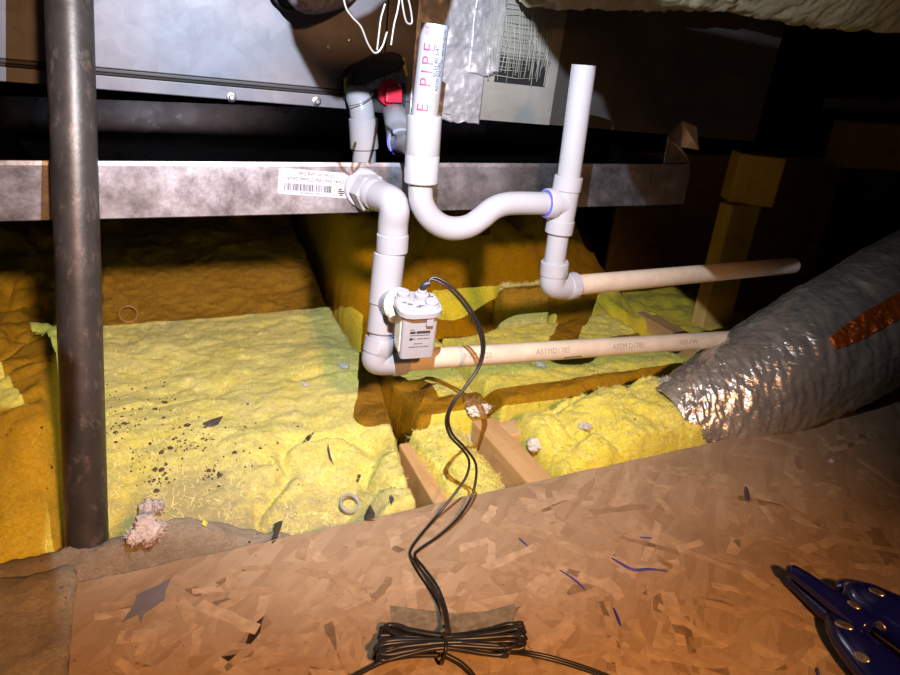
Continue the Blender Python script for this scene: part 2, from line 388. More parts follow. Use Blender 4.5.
# ---- lettering (mesh made from Blender's built-in font)
def text_mesh(body, size, sub=0, spacing=1.0):
    cu = bpy.data.curves.new('lettering', 'FONT'); cu.body = body; cu.size = size; cu.resolution_u = 3; cu.space_character = spacing
    o = bpy.data.objects.new('lettering', cu); COL.objects.link(o)
    dg = bpy.context.evaluated_depsgraph_get(); me = bpy.data.meshes.new_from_object(o.evaluated_get(dg))
    bpy.data.objects.remove(o); bpy.data.curves.remove(cu)
    bm = bmesh.new(); bm.from_mesh(me); bpy.data.meshes.remove(me)
    bmesh.ops.remove_doubles(bm, verts=bm.verts, dist=size * 1e-4)
    for _ in range(sub):
        bmesh.ops.triangulate(bm, faces=bm.faces); bmesh.ops.subdivide_edges(bm, edges=[e for e in bm.edges if e.calc_length() > size * 0.14], cuts=1)
    return bm
def text_flat(name, body, size, origin, ex, ey, mat, parent, align=0.0):
    bm = text_mesh(body, size); xs = [v.co.x for v in bm.verts]; off = -align * max(xs) if xs else 0
    for v in bm.verts: v.co = origin + ex * (v.co.x + off) + ey * v.co.y
    return bmlink(name, bm, mat, parent, False)
def wrap_bm(bm, p0, axis, r, ang0, s0, flip=1):
    """local x -> along axis from p0, local y -> around the axis; angle 0 faces the viewer"""
    axis = Vector(axis).normalized(); view = (CAM - Vector(p0)); view = (view - axis * view.dot(axis)).normalized(); side = axis.cross(view)
    for v in bm.verts:
        a = ang0 + flip * v.co.y / r; v.co = Vector(p0) + axis * (s0 + v.co.x) + (view * math.cos(a) + side * math.sin(a)) * (r + 0.00025)
def text_wrap(name, body, size, p0, axis, r, ang0, s0, mat, parent, flip=1, spacing=1.0):
    bm = text_mesh(body, size, 3, spacing); wrap_bm(bm, p0, axis, r, ang0, s0, flip); return bmlink(name, bm, mat, parent, False)

# ================================================================== STRUCTURE
deck_x0, deck_x1, deck_y0, deck_y1 = -0.088, 1.75, -0.75, 0.572
bm = bmesh.new()
# board with a slightly ragged back edge
nx = 140; xs = np.linspace(deck_x0, deck_x1, nx); rag = fbm(np.stack([xs * 60, xs * 0, xs * 0], 1), 5, 3) * 0.0016
top = [bm.verts.new((x, deck_y1 + 0.012 * (x - deck_x0) + r, 0)) for x, r in zip(xs, rag)]
bot = [bm.verts.new((x, deck_y1 + 0.012 * (x - deck_x0) + r * 0.4, -0.018)) for x, r in zip(xs, rag)]
t0 = [bm.verts.new((x, deck_y0, 0)) for x in xs]; b0 = [bm.verts.new((x, deck_y0, -0.018)) for x in xs]
for i in range(nx - 1):
    bm.faces.new((t0[i], t0[i + 1], top[i + 1], top[i])); bm.faces.new((top[i], top[i + 1], bot[i + 1], bot[i]))
    bm.faces.new((bot[i], bot[i + 1], b0[i + 1], b0[i])); bm.faces.new((b0[i], b0[i + 1], t0[i + 1], t0[i]))
bm.faces.new((t0[0], top[0], bot[0], b0[0])); bm.faces.new((t0[-1], b0[-1], bot[-1], top[-1]))
floor = bmlink('floor', bm, MT['osb'], None, False, loc=(0, 0, 0)); floor['kind'] = 'structure'

# loose-faced wood strands pressed into the board
strand_meshes = []
for k in range(14):
    L = random.uniform(0.022, 0.075); W = random.uniform(0.005, 0.013); npt = 5; pts = []
    for i in range(npt): pts.append((-L / 2 + L * i / (npt - 1) + random.uniform(-.003, .003), -W / 2 + random.uniform(-.0018, .0018)))
    for i in range(npt): pts.append((L / 2 - L * i / (npt - 1) + random.uniform(-.003, .003), W / 2 + random.uniform(-.0018, .0018)))
    n = len(pts); th = 0.0003
    vsx = [(x, y, th) for x, y in pts] + [(x * 1.01, y * 1.04, -0.0004) for x, y in pts]
    fs = [list(range(n))] + [(i, i + n, (i + 1) % n + n, (i + 1) % n) for i in range(n)]
    for q in range(4):
        me = bpy.data.meshes.new('strand'); me.from_pydata(vsx, [], fs); me.materials.append(MT['strand%d' % q]); strand_meshes.append((me, q))
cnt = 0
while cnt < 290:
    u = random.uniform(60, 900); v_ = random.uniform(400, 690); p = V(u, v_, z=0)
    if p.y > deck_y1 - 0.02 or p.x < deck_x0 + 0.03: continue
    me, q = random.choice(strand_meshes)
    if q == 3 and random.random() < 0.75: continue
    o = bpy.data.objects.new('strand', me); COL.objects.link(o); o.parent = floor
    o.location = (p.x, p.y, 0.00005 * (cnt % 6)); o.rotation_euler = (0, 0, random.choice([0.35, 1.2, -0.6, 2.2, 0.0]) + random.gauss(0, 0.35)); cnt += 1

def grid_plane(name, p, ex, ey, mat, kind='structure'):
    p, ex, ey = Vector(p), Vector(ex), Vector(ey); n = ex.cross(ey).normalized() * 0.02
    vv = [p, p + ex, p + ex + ey, p + ey]; vv += [q - n for q in vv]
    o = link(name, pmesh(name, vv, [(0, 1, 2, 3), (7, 6, 5, 4), (0, 4, 5, 1), (1, 5, 6, 2), (2, 6, 7, 3), (3, 7, 4, 0)]), mat, None, False)
    o['kind'] = kind; return o
grid_plane('floor_drywall', (-1.8, -0.9, -0.165), (4.6, 0, 0), (0, 3.6, 0), MT['drywall'])
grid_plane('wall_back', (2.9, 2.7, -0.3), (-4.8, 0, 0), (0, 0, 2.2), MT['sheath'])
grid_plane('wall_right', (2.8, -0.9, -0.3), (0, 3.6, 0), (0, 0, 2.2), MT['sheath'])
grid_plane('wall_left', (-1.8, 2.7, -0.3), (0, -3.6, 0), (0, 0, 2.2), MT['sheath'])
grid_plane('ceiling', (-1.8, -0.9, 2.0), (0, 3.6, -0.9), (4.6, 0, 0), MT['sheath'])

# ---- joists and blocking
def joist(x, y0, y1, label, w_=0.038, ztop=-0.034, rz=0.0):
    o = box('floor_joist', (w_, y1 - y0, 0.14), (x, (y0 + y1) / 2, ztop - 0.07), (0, 0, rz), MT['joist'], None, 0.003)
    tag(o, label, 'joist', 'floor joists beyond the deck edge'); return o
joist(0.290, -0.70, 0.76, 'pine joist edge beside the dirty batt under the elbow shadow', rz=-0.04)
joist(0.438, -0.70, 0.77, 'bare brown pine joist in the gap behind the cord', ztop=-0.022)
joist(1.02, -0.70, 1.6, 'pine joist beneath the silver flexible duct')
joist(-0.11, -0.70, 1.6, 'pine joist buried under insulation near the iron pipe')
bl = box('wood_blocking', (0.13, 0.038, 0.089), (0.517, 0.735, -0.019 - 0.045), (0, 0, 0.06), MT['blocking'], None, 0.003)
tag(bl, 'short pine blocking piece crossing behind the bare joist', 'lumber')

# ================================================================== INSULATION
def batt(name, x0, x1, y0, y1, zb, top, label, mat, res=0.004, seed=1, edge=0.04, amp=(0.012, 0.005, 0.002), skew=0.0, group=None, yskew=0.0, cat='insulation', folds=0.0, fibres=2600, foldmask=None):
    nx = max(12, int((x1 - x0) / res)); ny = max(12, int((y1 - y0) / res))
    X, Y = np.meshgrid(np.linspace(x0, x1, nx), np.linspace(y0, y1, ny)); Xf, Yf = X.ravel(), Y.ravel()
    d = np.minimum.reduce([Xf - x0, x1 - Xf, Yf - y0, y1 - Yf])
    def rnd(dd): q = np.clip(dd / edge, 0, 1); return np.sqrt(np.clip(1 - (1 - q) ** 2, 0, 1))
    e = rnd(np.minimum(Xf - x0, x1 - Xf)) * rnd(np.minimum(Yf - y0, y1 - Yf))
    Z = top(Xf, Yf) if callable(top) else np.full_like(Xf, top)
    P = np.stack([Xf, Yf, np.zeros_like(Xf)], 1)
    Z = Z + amp[0] * fbm(P * 9, seed, 3) + amp[1] * fbm(P * 30, seed + 5, 3)
    if folds:
        r = 1 - np.abs(fbm(P * np.array([7, 7, 1]) + 0.35 * np.stack([vnoise(P * 12, seed + 40), vnoise(P * 12, seed + 41), Xf * 0], 1), seed + 60, 2))
        Z = Z - folds * np.clip(r - 0.72, 0, 1) / 0.28 * (foldmask(Xf, Yf) if foldmask else 1.0)
    Zs = zb + (Z - zb) * e
    P3 = np.stack([Xf, Yf, Zs], 1)
    jit = np.stack([fbm(P3 * 42, seed + 9, 3), fbm(P3 * 42, seed + 19, 3), fbm(P3 * 60, seed + 29, 4)], 1)
    P3 = P3 + jit * np.array([0.0018, 0.0018, amp[2] * 0.6]) * np.clip(d / 0.004, 0, 1)[:, None]
    P3 = P3 + np.stack([fbm(P3 * 170, seed + 3, 2), fbm(P3 * 170, seed + 4, 2), fbm(P3 * 170, seed + 6, 2)], 1) * 0.0010 * np.clip(d / 0.004, 0, 1)[:, None]
    P3[:, 0] += (skew(P3[:, 1]) if callable(skew) else skew * (P3[:, 1] - y0)) * np.clip((Xf - x0) / (x1 - x0), 0, 1) ** 2; P3[:, 1] += yskew * (P3[:, 0] - x0)
    idx = np.arange(nx * ny).reshape(ny, nx)
    q = np.stack([idx[:-1, :-1].ravel(), idx[:-1, 1:].ravel(), idx[1:, 1:].ravel(), idx[1:, :-1].ravel()], 1)
    me = bpy.data.meshes.new(name); me.vertices.add(len(P3)); me.vertices.foreach_set('co', P3.ravel())
    border = np.concatenate([idx[0, :], idx[1:, -1], idx[-1, -2::-1], idx[-2:0:-1, 0]])[::-1]
    nl = len(q) * 4 + len(border); me.loops.add(nl); me.loops.foreach_set('vertex_index', np.concatenate([q.ravel(), border]).astype(np.int32))
    me.polygons.add(len(q) + 1); st = np.concatenate([np.arange(len(q)) * 4, [len(q) * 4]]).astype(np.int32)
    me.polygons.foreach_set('loop_start', st); me.update(calc_edges=True); me.validate()
    BV.append(BVHTree.FromPolygons([tuple(p) for p in P3], [tuple(f) for f in q]))
    o = link(name, me, mat, None, True); tag(o, label, cat, group or 'yellow fiberglass batts')
    if fibres:
        r_ = np.random.default_rng(seed); bm = bmesh.new(); pick = r_.integers(0, len(q), fibres)
        for f in pick:
            a, b, c = (Vector(P3[q[f][k]]) for k in (0, 1, 3)); nrm = (b - a).cross(c - a).normalized()
            t = Vector(r_.normal(size=3)); t = (t - nrm * t.dot(nrm)).normalized(); w_ = nrm.cross(t) * r_.uniform(0.00018, 0.0004); L = r_.uniform(0.004, 0.014); lift = nrm * r_.uniform(0.0003, 0.0022)
            p0, p1, p2 = a, a + t * L * 0.5 + lift + w_ * r_.normal() * 3, a + t * L + lift * r_.uniform(-0.5, 1.4)
            vv = [bm.verts.new(x) for x in (p0 - w_, p0 + w_, p1 + w_, p1 - w_, p2)]
            bm.faces.new(vv[:4]); bm.faces.new((vv[3], vv[2], vv[4]))
        fo = bmlink('loose_fiber', bm, MT['fiber'], o, False); fo['kind'] = 'stuff'
    return o
BV = []
def sm(a, b, x): t = np.clip((x - a) / (b - a), 0, 1); return t * t * (3 - 2 * t)

batt('insulation_batt', -0.092, 0.272, 0.592, 1.56, -0.16,
     lambda X, Y: -0.066 + 0.055 * np.maximum(sm(0.60, 0.80, Y), sm(0.17, 0.25, X)) + 0.085 * sm(1.2, 1.55, Y),
     'large pale yellow batt speckled with black debris right of the iron pipe', MT['ins_pale'], 0.0036, 11, 0.016, (0.008, 0.0016, 0.003), lambda Y: np.minimum(0.21 * (Y - 0.6), 0.068), folds=0.020, fibres=13000, foldmask=lambda X, Y: 0.22 + 0.78 * sm(0.92, 0.76, Y))
batt('insulation_batt', -0.75, -0.094, 0.585, 1.56, -0.16,
     lambda X, Y: -0.05 + 0.125 * sm(0.60, 0.78, Y) - 0.05 * sm(0.95, 1.2, Y) + 0.06 * sm(1.2, 1.55, Y), 'orange-lit yellow batt left of the iron pipe', MT['ins'], 0.005, 23, 0.03, (0.018, 0.005, 0.0025), folds=0.022)
batt('insulation_batt', -0.95, 0.355, 1.57, 2.35, -0.16,
     lambda X, Y: 0.075 + 0.03 * sm(1.6, 1.9, Y), 'shaded amber batt under the pan on the left', MT['ins_amber'], 0.008, 31, 0.03, (0.02, 0.006, 0.003), folds=0.012)
batt('insulation_batt', 0.343, 1.08, 1.06, 1.95, -0.16,
     lambda X, Y: -0.04 + 0.205 * sm(1.06, 1.30, Y) * sm(1.08, 0.88, X), 'humped amber batt under the trap and pan on the right', MT['ins_amber'], 0.007, 37, 0.04, (0.02, 0.006, 0.003), folds=0.012)
batt('insulation_batt', 0.330, 0.458, 0.775, 1.06, -0.16, -0.004, 'small yellow batt behind the joists below the float switch', MT['ins'], 0.0034, 41, 0.012, (0.006, 0.003, 0.002), 0.10)
batt('insulation_batt', 0.474, 0.865, 0.780, 1.04, -0.16, lambda X, Y: -0.006 + 0.012 * sm(0.5, 0.85, X), 'long yellow batt lying behind the cream drain pipe', MT['ins'], 0.0034, 43, 0.012, (0.006, 0.003, 0.002), 0.0, yskew=0.05)
batt('insulation_batt', 0.307, 0.416, 0.588, 0.770, -0.16, lambda X, Y: -0.026 + 0.008 * sm(0.6, 0.7, Y) - 0.02 * sm(0.37, 0.415, X), 'yellow batt wedged between the two joists behind the cord', MT['ins'], 0.0026, 47, 0.014, (0.006, 0.004, 0.002))
batt('insulation_batt', 0.462, 0.765, 0.590, 0.752, -0.16,
     lambda X, Y: -0.016 + 0.030 * sm(0.47, 0.62, X) + 0.012 * sm(0.62, 0.74, Y), 'crumpled yellow fiberglass spilling from the silver duct end', MT['ins'], 0.0026, 53, 0.018, (0.010, 0.005, 0.003), folds=0.014)
batt('insulation_batt', 0.625, 0.745, 1.075, 1.12, -0.16, 0.055, 'upright yellow batt end below the right pvc elbow', MT['ins_pale'], 0.003, 59, 0.012, (0.005, 0.003, 0.002))
batt('insulation_batt', 0.755, 0.875, 1.075, 1.19, -0.16, lambda X, Y: 0.045 - 0.3 * (X - 0.755), 'torn yellow strip under the upper drain pipe', MT['ins'], 0.003, 61, 0.025, (0.012, 0.006, 0.003), 0.2)
batt('insulation_batt', 0.885, 1.35, 0.76, 1.5, -0.16, -0.07, 'dark low batt behind the silver duct', MT['ins_amber'], 0.008, 67, 0.05, (0.012, 0.006, 0.003))
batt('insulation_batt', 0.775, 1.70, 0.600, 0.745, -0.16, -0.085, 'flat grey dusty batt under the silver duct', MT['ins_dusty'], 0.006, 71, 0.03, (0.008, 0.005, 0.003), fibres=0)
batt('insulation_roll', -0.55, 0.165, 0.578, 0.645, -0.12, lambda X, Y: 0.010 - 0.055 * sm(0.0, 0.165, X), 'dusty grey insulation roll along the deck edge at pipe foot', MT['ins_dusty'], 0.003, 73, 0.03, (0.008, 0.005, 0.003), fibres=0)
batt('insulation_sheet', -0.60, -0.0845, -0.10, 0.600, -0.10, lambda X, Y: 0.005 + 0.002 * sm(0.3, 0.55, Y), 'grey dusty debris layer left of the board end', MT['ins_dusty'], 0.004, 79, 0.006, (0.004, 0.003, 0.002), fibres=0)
DB = BVHTree.FromPolygons([(deck_x0, deck_y0, 0), (deck_x1, deck_y0, 0), (deck_x1, deck_y1 + .01, 0), (deck_x0, deck_y1, 0)], [(0, 1, 2, 3)])
def ground(u, v):
    """first surface (batts or deck) seen at the pixel"""
    dr = (RIGHT * (u - 450) + DOWN * (v - 337.5) + FWD * F).normalized(); best = None
    for t in BV + [DB]:
        h = t.ray_cast(CAM, dr)
        if h[0] is not None and (best is None or h[3] < best[1]): best = (h[0], h[3], h[1])
    return (best[0], best[2]) if best else (V(u, v, z=0), Vector((0, 0, 1)))

def fluff(name, u, v, r, label, mat, seed, sq=0.7, nf=160, group='loose fluff tufts', lobes=4):
    c, nrm = ground(u, v); c = c + Vector((0, 0, r * 0.35)); bm = bmesh.new()
    rl = random.Random(seed + 100); cs = []
    for L in range(lobes):
        k0 = 1.0 if L == 0 else rl.uniform(0.45, 0.75); oc = Vector((0, 0, 0)) if L == 0 else Vector((rl.uniform(-1, 1), rl.uniform(-0.8, 0.8), rl.uniform(-0.5, 0.9) * sq)) * r * 0.85
        n0 = len(bm.verts); bmesh.ops.create_icosphere(bm, subdivisions=4, radius=1.0); bm.verts.ensure_lookup_table(); vs_ = bm.verts[n0:]
        P = np.array([v_.co[:] for v_ in vs_]); k = 0.8 + 0.28 * fbm(P * 1.9 + seed + L * 3, seed, 3) + 0.16 * fbm(P * 9, seed + 2 + L, 3)
        for v_, q in zip(vs_, P * k[:, None]): v_.co = c + oc + Vector((q[0] * r, q[1] * r, q[2] * r * sq)) * k0
        cs.append((c + oc, k0))
    rr = random.Random(seed)
    for _ in range(nf * 4):                                   # stray fibres
        a = Vector((rr.gauss(0, 1), rr.gauss(0, 1), rr.gauss(0, 1) * 0.8)).normalized(); t = Vector((rr.gauss(0, 1), rr.gauss(0, 1), rr.gauss(0, 1))).normalized()
        c1_, k1_ = rr.choice(cs); p = c1_ + Vector((a.x * r, a.y * r, a.z * r * sq)) * 0.75 * k1_; q = p + (a * 0.5 + t * 0.6) * r * rr.uniform(0.10, 0.42); wd = t.cross(a).normalized() * 0.00035
        m = (p + q) / 2 + t * r * 0.1
        vv = [bm.verts.new(x) for x in (p - wd, p + wd, m + wd, m - wd, q)]
        bm.faces.new((vv[0], vv[1], vv[2], vv[3])); bm.faces.new((vv[3], vv[2], vv[4]))
    o = bmlink(name, bm, mat); return tag(o, label, 'fluff', group)
fluff('fluff_tuft', 148, 537, 0.017, 'pinkish white tuft of fluff by the iron pipe foot', MT['tuft_pink'], 3, 0.9, 300, lobes=7)
fluff('fluff_tuft', 150, 512, 0.013, 'small pinkish tuft on top of the pinkish fluff', MT['tuft_pink'], 4, 1.0, 300)
fluff('fluff_tuft', 476, 412, 0.020, 'whitish tuft between two batts behind the cord', MT['tuft'], 5, 0.55)
fluff('fluff_tuft', 475, 441, 0.015, 'whitish tuft on the left edge of the bare joist', MT['tuft'], 6, 0.6)
fluff('fluff_tuft', 492, 456, 0.014, 'whitish tuft low against the bare joist', MT['tuft'], 7, 0.6)
fluff('fluff_tuft', 535, 446, 0.014, 'whitish tuft between blocking and crumpled fiberglass', MT['tuft'], 8, 0.6)
fluff('fluff_tuft', 668, 388, 0.018, 'grey tuft at the end of the silver duct', MT['tuft'], 9, 0.6)
fluff('fluff_tuft', 585, 428, 0.010, 'small grey tuft on the crumpled fiberglass', MT['tuft'], 10, 0.4)
fluff('fluff_tuft', 540, 366, 0.008, 'tiny white tuft on the long batt', MT['tuft'], 12, 0.5)
fluff('fluff_tuft', 306, 386, 0.006, 'tiny white tuft on the speckled batt', MT['tuft'], 13, 0.4)
fluff('fluff_tuft', 345, 368, 0.008, 'white tuft on the speckled batt beside the elbow', MT['tuft'], 14, 0.4)

# ================================================================== DRAIN PAN
pan_y0, pan_y1, pan_x0, pan_x1, pan_z0, pan_z1 = 0.744, 1.379, 0.715 - 1.143, 0.715, 0.299, 0.356
pan = empty('drain_pan', ((pan_x0 + pan_x1) / 2, (pan_y0 + pan_y1) / 2, pan_z0), 'long galvanised steel drain pan under the air handler', 'drain pan')
box('pan_floor', (1.143, 0.635, 0.001), ((pan_x0 + pan_x1) / 2, (pan_y0 + pan_y1) / 2, pan_z0 + 0.0005), (0, 0, 0), MT['panin_shaded'], pan, 0)
def pan_wall(name, a, b, out):
    """sheet wall with a rolled rim; out = outward normal"""
    a, b, out = Vector(a), Vector(b), Vector(out); h = pan_z1 - pan_z0; prof = [(0, 0), (0, h - 0.004), (-0.0006, h), (-0.004, h), (-0.004, h - 0.006), (-0.001, h - 0.006), (-0.001, 0)]
    vv = []; n = len(prof)
    for e in (a, b):
        for o_, z in prof: vv.append(e + out * o_ + Vector((0, 0, z)))
    fs = [(i, (i + 1) % n, (i + 1) % n + n, i + n) for i in range(n)] + [tuple(range(n))[::-1], tuple(range(n, 2 * n))]
    bm = bmesh.new(); q = [bm.verts.new(v) for v in vv]
    for f in fs: bm.faces.new([q[i] for i in f])
    return bmlink(name, bm, MT['pan'] if name == 'front_wall' else MT['panin_shaded'], pan, False)
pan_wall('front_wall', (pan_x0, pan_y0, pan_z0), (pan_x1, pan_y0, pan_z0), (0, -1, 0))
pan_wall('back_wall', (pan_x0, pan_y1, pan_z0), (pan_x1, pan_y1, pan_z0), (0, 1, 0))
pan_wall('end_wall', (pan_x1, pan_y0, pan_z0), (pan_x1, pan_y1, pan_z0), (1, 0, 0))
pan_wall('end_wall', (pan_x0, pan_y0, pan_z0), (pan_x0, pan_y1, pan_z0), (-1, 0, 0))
# bent corner tabs at the right front corner
def sheet(name, pts, th, mat, parent):
    pts = [Vector(p) for p in pts]; n = (pts[1] - pts[0]).cross(pts[2] - pts[0]).normalized() * th; k = len(pts)
    bm = bmesh.new(); a = [bm.verts.new(p) for p in pts]; b = [bm.verts.new(p + n) for p in pts]
    bm.faces.new(a); bm.faces.new(b[::-1])
    for i in range(k): bm.faces.new((a[i], a[(i + 1) % k], b[(i + 1) % k], b[i]))
    return bmlink(name, bm, mat, parent, False)
sheet('corner_tab', [V(664, 163, y=0.744), V(668, 137, y=0.76), V(682, 148, y=0.80), V(690, 162, y=0.748)], 0.0008, MT['pan'], pan)
sheet('corner_tab', [V(682, 121, y=0.80), V(697, 127, y=0.79), V(699, 150, y=0.78), V(681, 147, y=0.80)], 0.0008, MT['pan'], pan)
sheet('corner_tab', [V(668, 137, y=0.76), V(682, 121, y=0.80), V(681, 147, y=0.80)], 0.0008, MT['pan'], pan)

# label on the pan, stuck on upside down
lab = empty('pan_label', V(314, 183, y=pan_y0 - 0.0012), 'white printed barcode label stuck upside down on the pan', 'label')
c00, c10, c11, c01 = V(349.5, 198.5, y=pan_y0), V(278, 193, y=pan_y0), V(279, 167.5, y=pan_y0), V(350.5, 173.5, y=pan_y0)   # text frame: lower left is at the photo's right top
LX = (V(279, 167.5, y=pan_y0) - V(350.5, 173.5, y=pan_y0)); LY = (V(349.5, 198.5, y=pan_y0) - V(350.5, 173.5, y=pan_y0)); LO = V(350.5, 173.5, y=pan_y0)
LW, LH = LX.length, LY.length; ex = LX.normalized(); ey = (LY - ex * LY.dot(ex)).normalized()
pts = []; rr = 0.0028
for cx, cy, a0 in ((LW - rr, LH - rr, 0), (rr, LH - rr, 90), (rr, rr, 180), (LW - rr, rr, 270)):
    for k in range(5):
        a = math.radians(a0 + k * 22.5); pts.append(LO + ex * (cx + rr * math.cos(a)) + ey * (cy + rr * math.sin(a)) + Vector((0, -0.0003, 0)))
sheet('paper', pts, 0.0003, MT['label'], lab)
off = Vector((0, -0.0011, 0))
text_flat('lettering', 'Drain on Long Side', 0.0050, LO + ex * LW * 0.24 + ey * LH * 0.10 + off, ex, ey, MT['ink'], lab)
text_flat('lettering', '25x45 Drain Pan 2"Deep 26GA', 0.0050, LO + ex * LW * 0.08 + ey * LH * 0.31 + off, ex, ey, MT['ink'], lab)
text_flat('lettering', 'SKU: 250450 26', 0.0032, LO + ex * LW * 0.42 + ey * LH * 0.86 + off, ex, ey, MT['ink'], lab)
bm = bmesh.new(); xx = 0.26 * LW
while xx < 0.92 * LW:
    wd = random.choice([0.0004, 0.0004, 0.0008, 0.0012])
    q = [bm.verts.new(LO + ex * a + ey * b_ + off) for a, b_ in ((xx, LH * 0.55), (xx + wd, LH * 0.55), (xx + wd, LH * 0.82), (xx, LH * 0.82))]
    bm.faces.new(q); xx += wd + random.choice([0.0005, 0.0005, 0.0009])
bmlink('barcode', bm, MT['ink'], lab, False)
bm = bmesh.new()
for yy, x0, x1 in ((0.62, 0.10, 0.15), (0.70, 0.07, 0.16), (0.78, 0.06, 0.15), (0.86, 0.08, 0.13)):
    q = [bm.verts.new(LO + ex * LW * a + ey * LH * b_ + off) for a, b_ in ((x0, yy), (x1, yy), (x1 + 0.01, yy + 0.05), (x0 + 0.01, yy + 0.05))]; bm.faces.new(q)
bmlink('logo', bm, MT['ink'], lab, False)

for xq, lb in ((-0.30, 'dark pine beam under the left of the drain pan'), (0.60, 'dark pine beam under the right of the drain pan')):
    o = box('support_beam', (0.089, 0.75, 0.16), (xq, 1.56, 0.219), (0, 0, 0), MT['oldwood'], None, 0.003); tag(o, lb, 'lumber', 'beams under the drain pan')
    for yy in (1.40, 1.80):
        pb = box('support_block', (0.089, 0.089, 0.304), (xq, yy, -0.013), (0, 0, 0), MT['oldwood'], None, 0.003); tag(pb, 'dark pine block in insulation carrying the beam at ' + ('pan left' if xq < 0 else 'pan right') + (', front' if yy < 1.6 else ', rear'), 'lumber', 'blocks under the pan beams')

# ================================================================== AIR HANDLER
HY = 0.90; tilt = math.radians(2.2); piv = Vector((0.256, HY, 0.399))
def H(x, y, z):
    """handler frame: x along, y depth offset from the front face, z above the bottom edge -> world"""
    dx = x - piv.x; return Vector((piv.x + dx * math.cos(tilt) + z * math.sin(tilt), HY + y, piv.z - dx * math.sin(tilt) + z * math.cos(tilt)))
def hbox(name, x0, x1, y0, y1, z0, z1, mat, parent, bev=0.001):
    bm = bmesh.new(); add_box(bm, (x1 - x0, y1 - y0, z1 - z0), Matrix.Translation(((x0 + x1) / 2, (y0 + y1) / 2, (z0 + z1) / 2)), bev)
    for v in bm.verts: v.co = H(*v.co)
    return bmlink(name, bm, mat, parent, False)
ah = empty('air_handler', H(0.0, 0.25, 0), 'grey sheet metal air handler cabinet above the drain pan', 'air handler')
hbox('cabinet', -0.62, 0.409, 0.004, 0.52, 0.0, 0.62, MT['dark'], ah, 0)
hbox('base_rail', -0.62, 0.345, -0.004, 0.012, 0.0, 0.0150, MT['cabinet'], ah)
hbox('base_rail', 0.345, 0.409, -0.002, 0.012, 0.0, 0.0150, MT['cabinet'], ah)
hbox('groove', -0.62, 0.27, 0.000, 0.012, 0.0155, 0.0215, MT['dark'], ah)
hbox('lower_trim', -0.62, 0.27, -0.003, 0.012, 0.0185, 0.0225, MT['black'], ah)
hbox('access_panel', -0.62, 0.305, -0.002, 0.012, 0.023, 0.62, MT['cabinet'], ah)
hbox('side_panel', 0.307, 0.409, -0.001, 0.012, 0.0155, 0.62, MT['cabinet'], ah)
def hs(u, v):   # photo pixel on the handler face -> handler x,z
    p = V(u, v, y=HY); dx = p.x - piv.x; dz = p.z - piv.z
    return piv.x + dx * math.cos(tilt) - dz * math.sin(tilt), dx * math.sin(tilt) + dz * math.cos(tilt)
for u, v in ((231, 97), (316, 101)):
    x, z = hs(u, v); bm = bmesh.new(); p = H(x, -0.004, z)
    add_lathe(bm, p, p + Vector((0, -1, 0)), [(0, 0), (0, 0.0055), (0.0008, 0.0058), (0.0014, 0.0045), (0.0014, 0.0036), (0.004, 0.0034), (0.0046, 0.0024), (0.0046, 0)], 6 * 3)
    bmlink('screw', bm, MT['screw'], ah, True, sharp=30)
for u, v in ((328, 47), (349, 41)):
    x, z = hs(u, v); p = H(x, -0.002, z); lathe('rivet', p, p + Vector((0, -1, 0)), [(0, 0.0028), (0.0008, 0.002), (0.0011, 0)], MT['screw'], ah, 12)

# ---- supply plenum (duct board) right of the cabinet, with tape over the seam
pl = empty('supply_plenum', H(0.70, 0.25, 0), 'foil-faced duct board plenum beside the air handler, shade painted in', 'plenum')
hbox('duct_board', 0.411, 1.00, 0.004, 0.50, 0.0, 0.60, MT['ductboard_shaded'], pl)
def wrinkled(name, x0, x1, z0, z1, y, amp, mat, parent, seed, sc=(30, 30, 60), res=0.0022):
    nx = int((x1 - x0) / res); nz = int((z1 - z0) / res); X, Z = np.meshgrid(np.linspace(x0, x1, nx), np.linspace(z0, z1, nz))
    P = np.stack([X.ravel(), Z.ravel() * 0 + seed, Z.ravel()], 1); r = amp * (np.abs(fbm(P * np.array(sc), seed, 4)) + 0.4 * fbm(P * 140, seed + 3, 2))
    rag = 0.004 * fbm(P * 60, seed + 8, 3); lo = (Z.ravel() - z0) < (z1 - z0) * 0.04
    vv = [H(x, y - abs(a) - 0.0005, z + (g if l else 0)) for x, z, a, g, l in zip(P[:, 0], P[:, 2], r, rag, lo)]
    ix = np.arange(nx * nz).reshape(nz, nx); fs = np.stack([ix[:-1, :-1].ravel(), ix[:-1, 1:].ravel(), ix[1:, 1:].ravel(), ix[1:, :-1].ravel()], 1).tolist()
    o = link(name, pmesh(name, vv, fs), mat, parent); md = o.modifiers.new('thick', 'SOLIDIFY'); md.thickness = 0.0004; return o
tpe = empty('seam_tape', H(0.40, -0.004, 0), 'crinkled silver foil tape over the cabinet and plenum seam', 'tape')
wrinkled('tape_strip', 0.345, 0.452, -0.006, 0.17, -0.002, 0.0014, MT['tape'], tpe, 4)
wrinkled('tape_strip', 0.425, 0.472, 0.06, 0.17, -0.003, 0.0018, MT['tape'], tpe, 8)
hbox('lit_facing_strip', 0.450, 0.572, 0.0022, 0.0045, 0.0, 0.30, MT['facing_lit'], pl, 0)  # lamp-lit part of the plenum painted lighter, ends at the shadow edge
